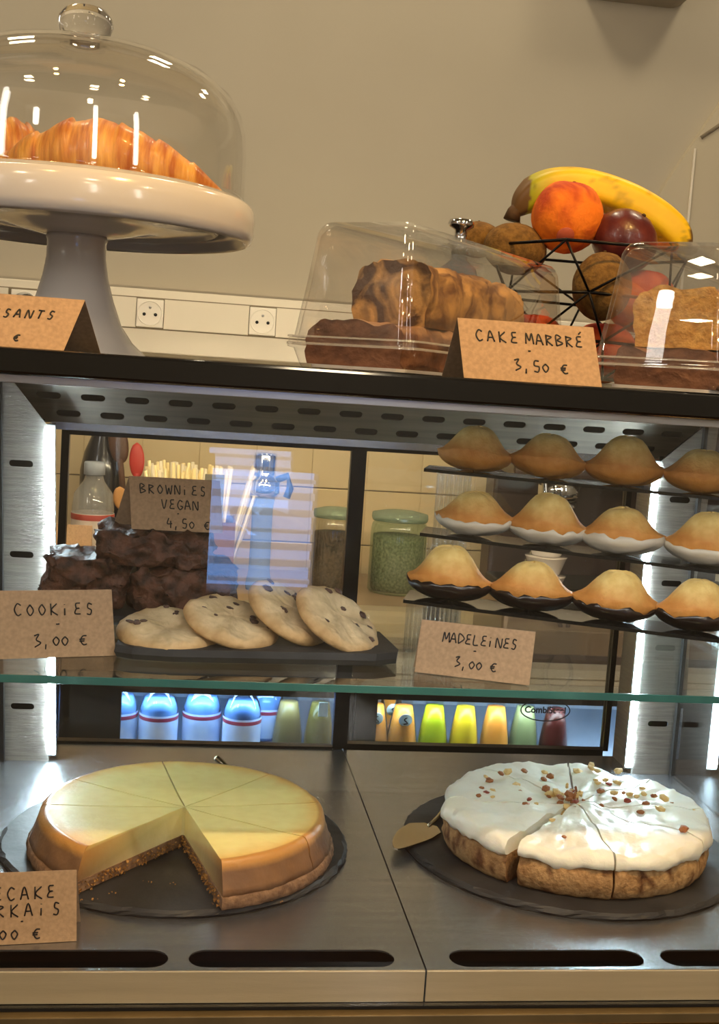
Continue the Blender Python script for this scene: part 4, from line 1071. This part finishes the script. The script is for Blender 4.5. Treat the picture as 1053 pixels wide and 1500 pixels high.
# pepper mill
pm = lathething('pepper_mill', 'tall chrome topped pepper mill right of the straw box', 'pepper mill', (-.092, .94, ZC), [(0, 0), (.020, 0), (.021, .01), (.017, .03), (.0165, .13), (.019, .15), (0, .15)], thin('mill_body', (.7, .8, .95), .10, .05, .25, (.3, .4, .6)))
B().lathe([(0, .15), (.022, .15), (.026, .158), (.026, .176), (.0185, .184), (.0175, .190), (.0185, .216), (.0170, .220), (0, .221)], (-.092, .94, ZC), 36).build('cap', chrome, pm)
B().tube([(-.092, .94, ZC+.17), (-.055, .94, ZC+.185), (-.050, .94, ZC+.165), (-.055, .94, ZC+.15)], .006, 10).build('side_lever', steel_dark, pm)
# ribbed storage jars
def jar(label, cx, cy, R, H, mfill, mg):
    t = E('storage_jar', (cx, cy, ZC), label, 'jar', 'ribbed glass jars on the back counter'); b = B(); n = 72; rings = []
    for r_, z in ((.92, 0), (1, .004), (1, .9*H), (.97, .96*H), (.9, H)):
        rings.append([V((cx+R*r_*(1+.025*cos(24*a))*cos(a), cy+R*r_*(1+.025*cos(24*a))*sin(a), ZC+z)) for a in [2*PI*i/n*1. for i in range(n)]])
    b.loft(rings, True, False); b.build('glass', mg, t)
    B().lathe([(0, .004), (R*.88, .004), (R*.92, .01), (R*.92, H*.80), (0, H*.82)], (cx, cy, ZC), 36).build('contents', mfill, t)
    l = B().lathe([(0, H+.001), (R*.98, H+.001), (R*1.02, H+.006), (R*1.0, H+.013), (R*.6, H+.017), (0, H+.018)], (cx, cy, ZC), 48).build('lid', thin('green_lid', (.60, .72, .66), .08, .05, .2, (.4, .5, .45)), t)
jar('green tinted ribbed jar right of the door post', .137, .97, .046, .118, pmat('green_grain', (.34, .35, .24), (.55, .54, .42), 240, .8, 0, .002, 300), thin('green_glass', (.72, .84, .78), .09))
jar('dark filled ribbed jar left of the door post', .030, .97, .036, .118, pmat('dark_grain', (.15, .12, .09), (.36, .30, .22), 260, .8, 0, .002, 300), thin('grey_glass', (.8, .82, .82), .09))
# coffee machine
cm = E('coffee_machine', (.46, .97, ZC), 'dark brown coffee machine behind the madeleine stand', 'coffee machine')
mb_ = pmat('machine_brown', (.24, .19, .18), (.28, .22, .21), 10, .35, .4)
B().box(.305, .72, 1.02, 1.085, ZC, .36, .006).build('back_housing', mb_, cm)
B().box(.30, .725, .88, 1.085, .31, .42, .008).build('head_housing', mb_, cm)
B().box(.30, .725, .86, 1.02, ZC, .135, .004).build('drip_tray', steel_dark, cm)
for x in (.39, .56):
    gh = B().lathe([(0, 0), (.034, 0), (.036, .006), (.036, .028), (.028, .034), (0, .034)], (x, .93, .274), 32).build('group_head', chrome, cm)
    B().lathe([(0, 0), (.030, 0), (.033, .018), (0, .018)], (x, .93, .254), 28).build('filter_basket', chrome, gh)
    B().tube([(x, .90, .264), (x-.01, .84, .258), (x-.012, .80, .250)], [.007, .009, .011], 12).build('filter_handle', black_matt, gh)
B().tube(smooth_path([(.345, .875, .33), (.35, .865, .26), (.342, .872, .20), (.33, .885, .165)]), .005, 10).build('steam_wand', chrome, cm)
# stack of cups
for k in range(4):
    t = E('coffee_cup', (.352, .845, ZC+k*.030), 'white cup, %s of the stack beside the coffee machine' % ('lowest', 'second from the bottom', 'third from the bottom', 'topmost')[k], 'cup', 'stacked white cups')
    z = ZC+k*.030
    B().lathe([(0, .0005), (.022, .0005), (.024, .004), (.036, .040), (.0375, .044), (.035, .043), (.022, .008), (0, .006)] if k == 3 else [(0, .0005), (.022, .0005), (.024, .004), (.033, .029), (.0335, .0295), (0, .0295)], (.352, .845, z), 36).build('bowl', ceramic, t)
# cable looping down in front of the counter
cb_ = E('power_cable', (.40, .735, .10), 'black power cable hanging in a loop in front of the back counter', 'cable')
B().tube(smooth_path([(.345, .80, .104), (.348, .738, .106), (.350, .733, .075), (.334, .732, .045), (.333, .732, .020), (.352, .731, -.002), (.370, .732, .020), (.368, .732, .045), (.356, .733, .075), (.362, .738, .105), (.372, .80, .104)], 8), .0035, 8).build('cord', black_matt, cb_)

OFF = V((0, 0, 0))
# =================================================================== pendant lamps in the shop (two reflected in the dome; right one added as fill)
opal = emat('opal_lamp_glow', (1, .95, .86), 13.5)
def pendant(label, x, y, z, h):
    t = E('pendant_lamp', (x, y, z), label, 'lamp', 'pendant lamps in the shop')
    B().lathe([(0, 0), (.062, .0), (.075, .015), (.075, h-.015), (.062, h), (0, h)], (x, y, z), 24).build('opal_tube', opal, t)
    B().lathe([(0, 0), (.03, 0), (.03, .05), (0, .055)], (x, y, z+h), 24).build('holder', black_matt, t)
    B().tube([(x, y, z+h+.05), (x, y, 1.75)], .003, 6).build('cord', black_matt, t)
pendant('tube pendant lamp hanging in the middle of the shop', .42, -2.5, .80, .85)
pendant('tube pendant lamp hanging at the left of the shop', -1.72, -1.2, .72, .80)
pendant('short tube pendant lamp near the left wall of the shop', -1.2, -1.9, 1.05, .20)
pendant('tube pendant lamp added at the right of the shop as fill light', 1.60, -1.9, .80, .80)  # added to fill the shop with more light
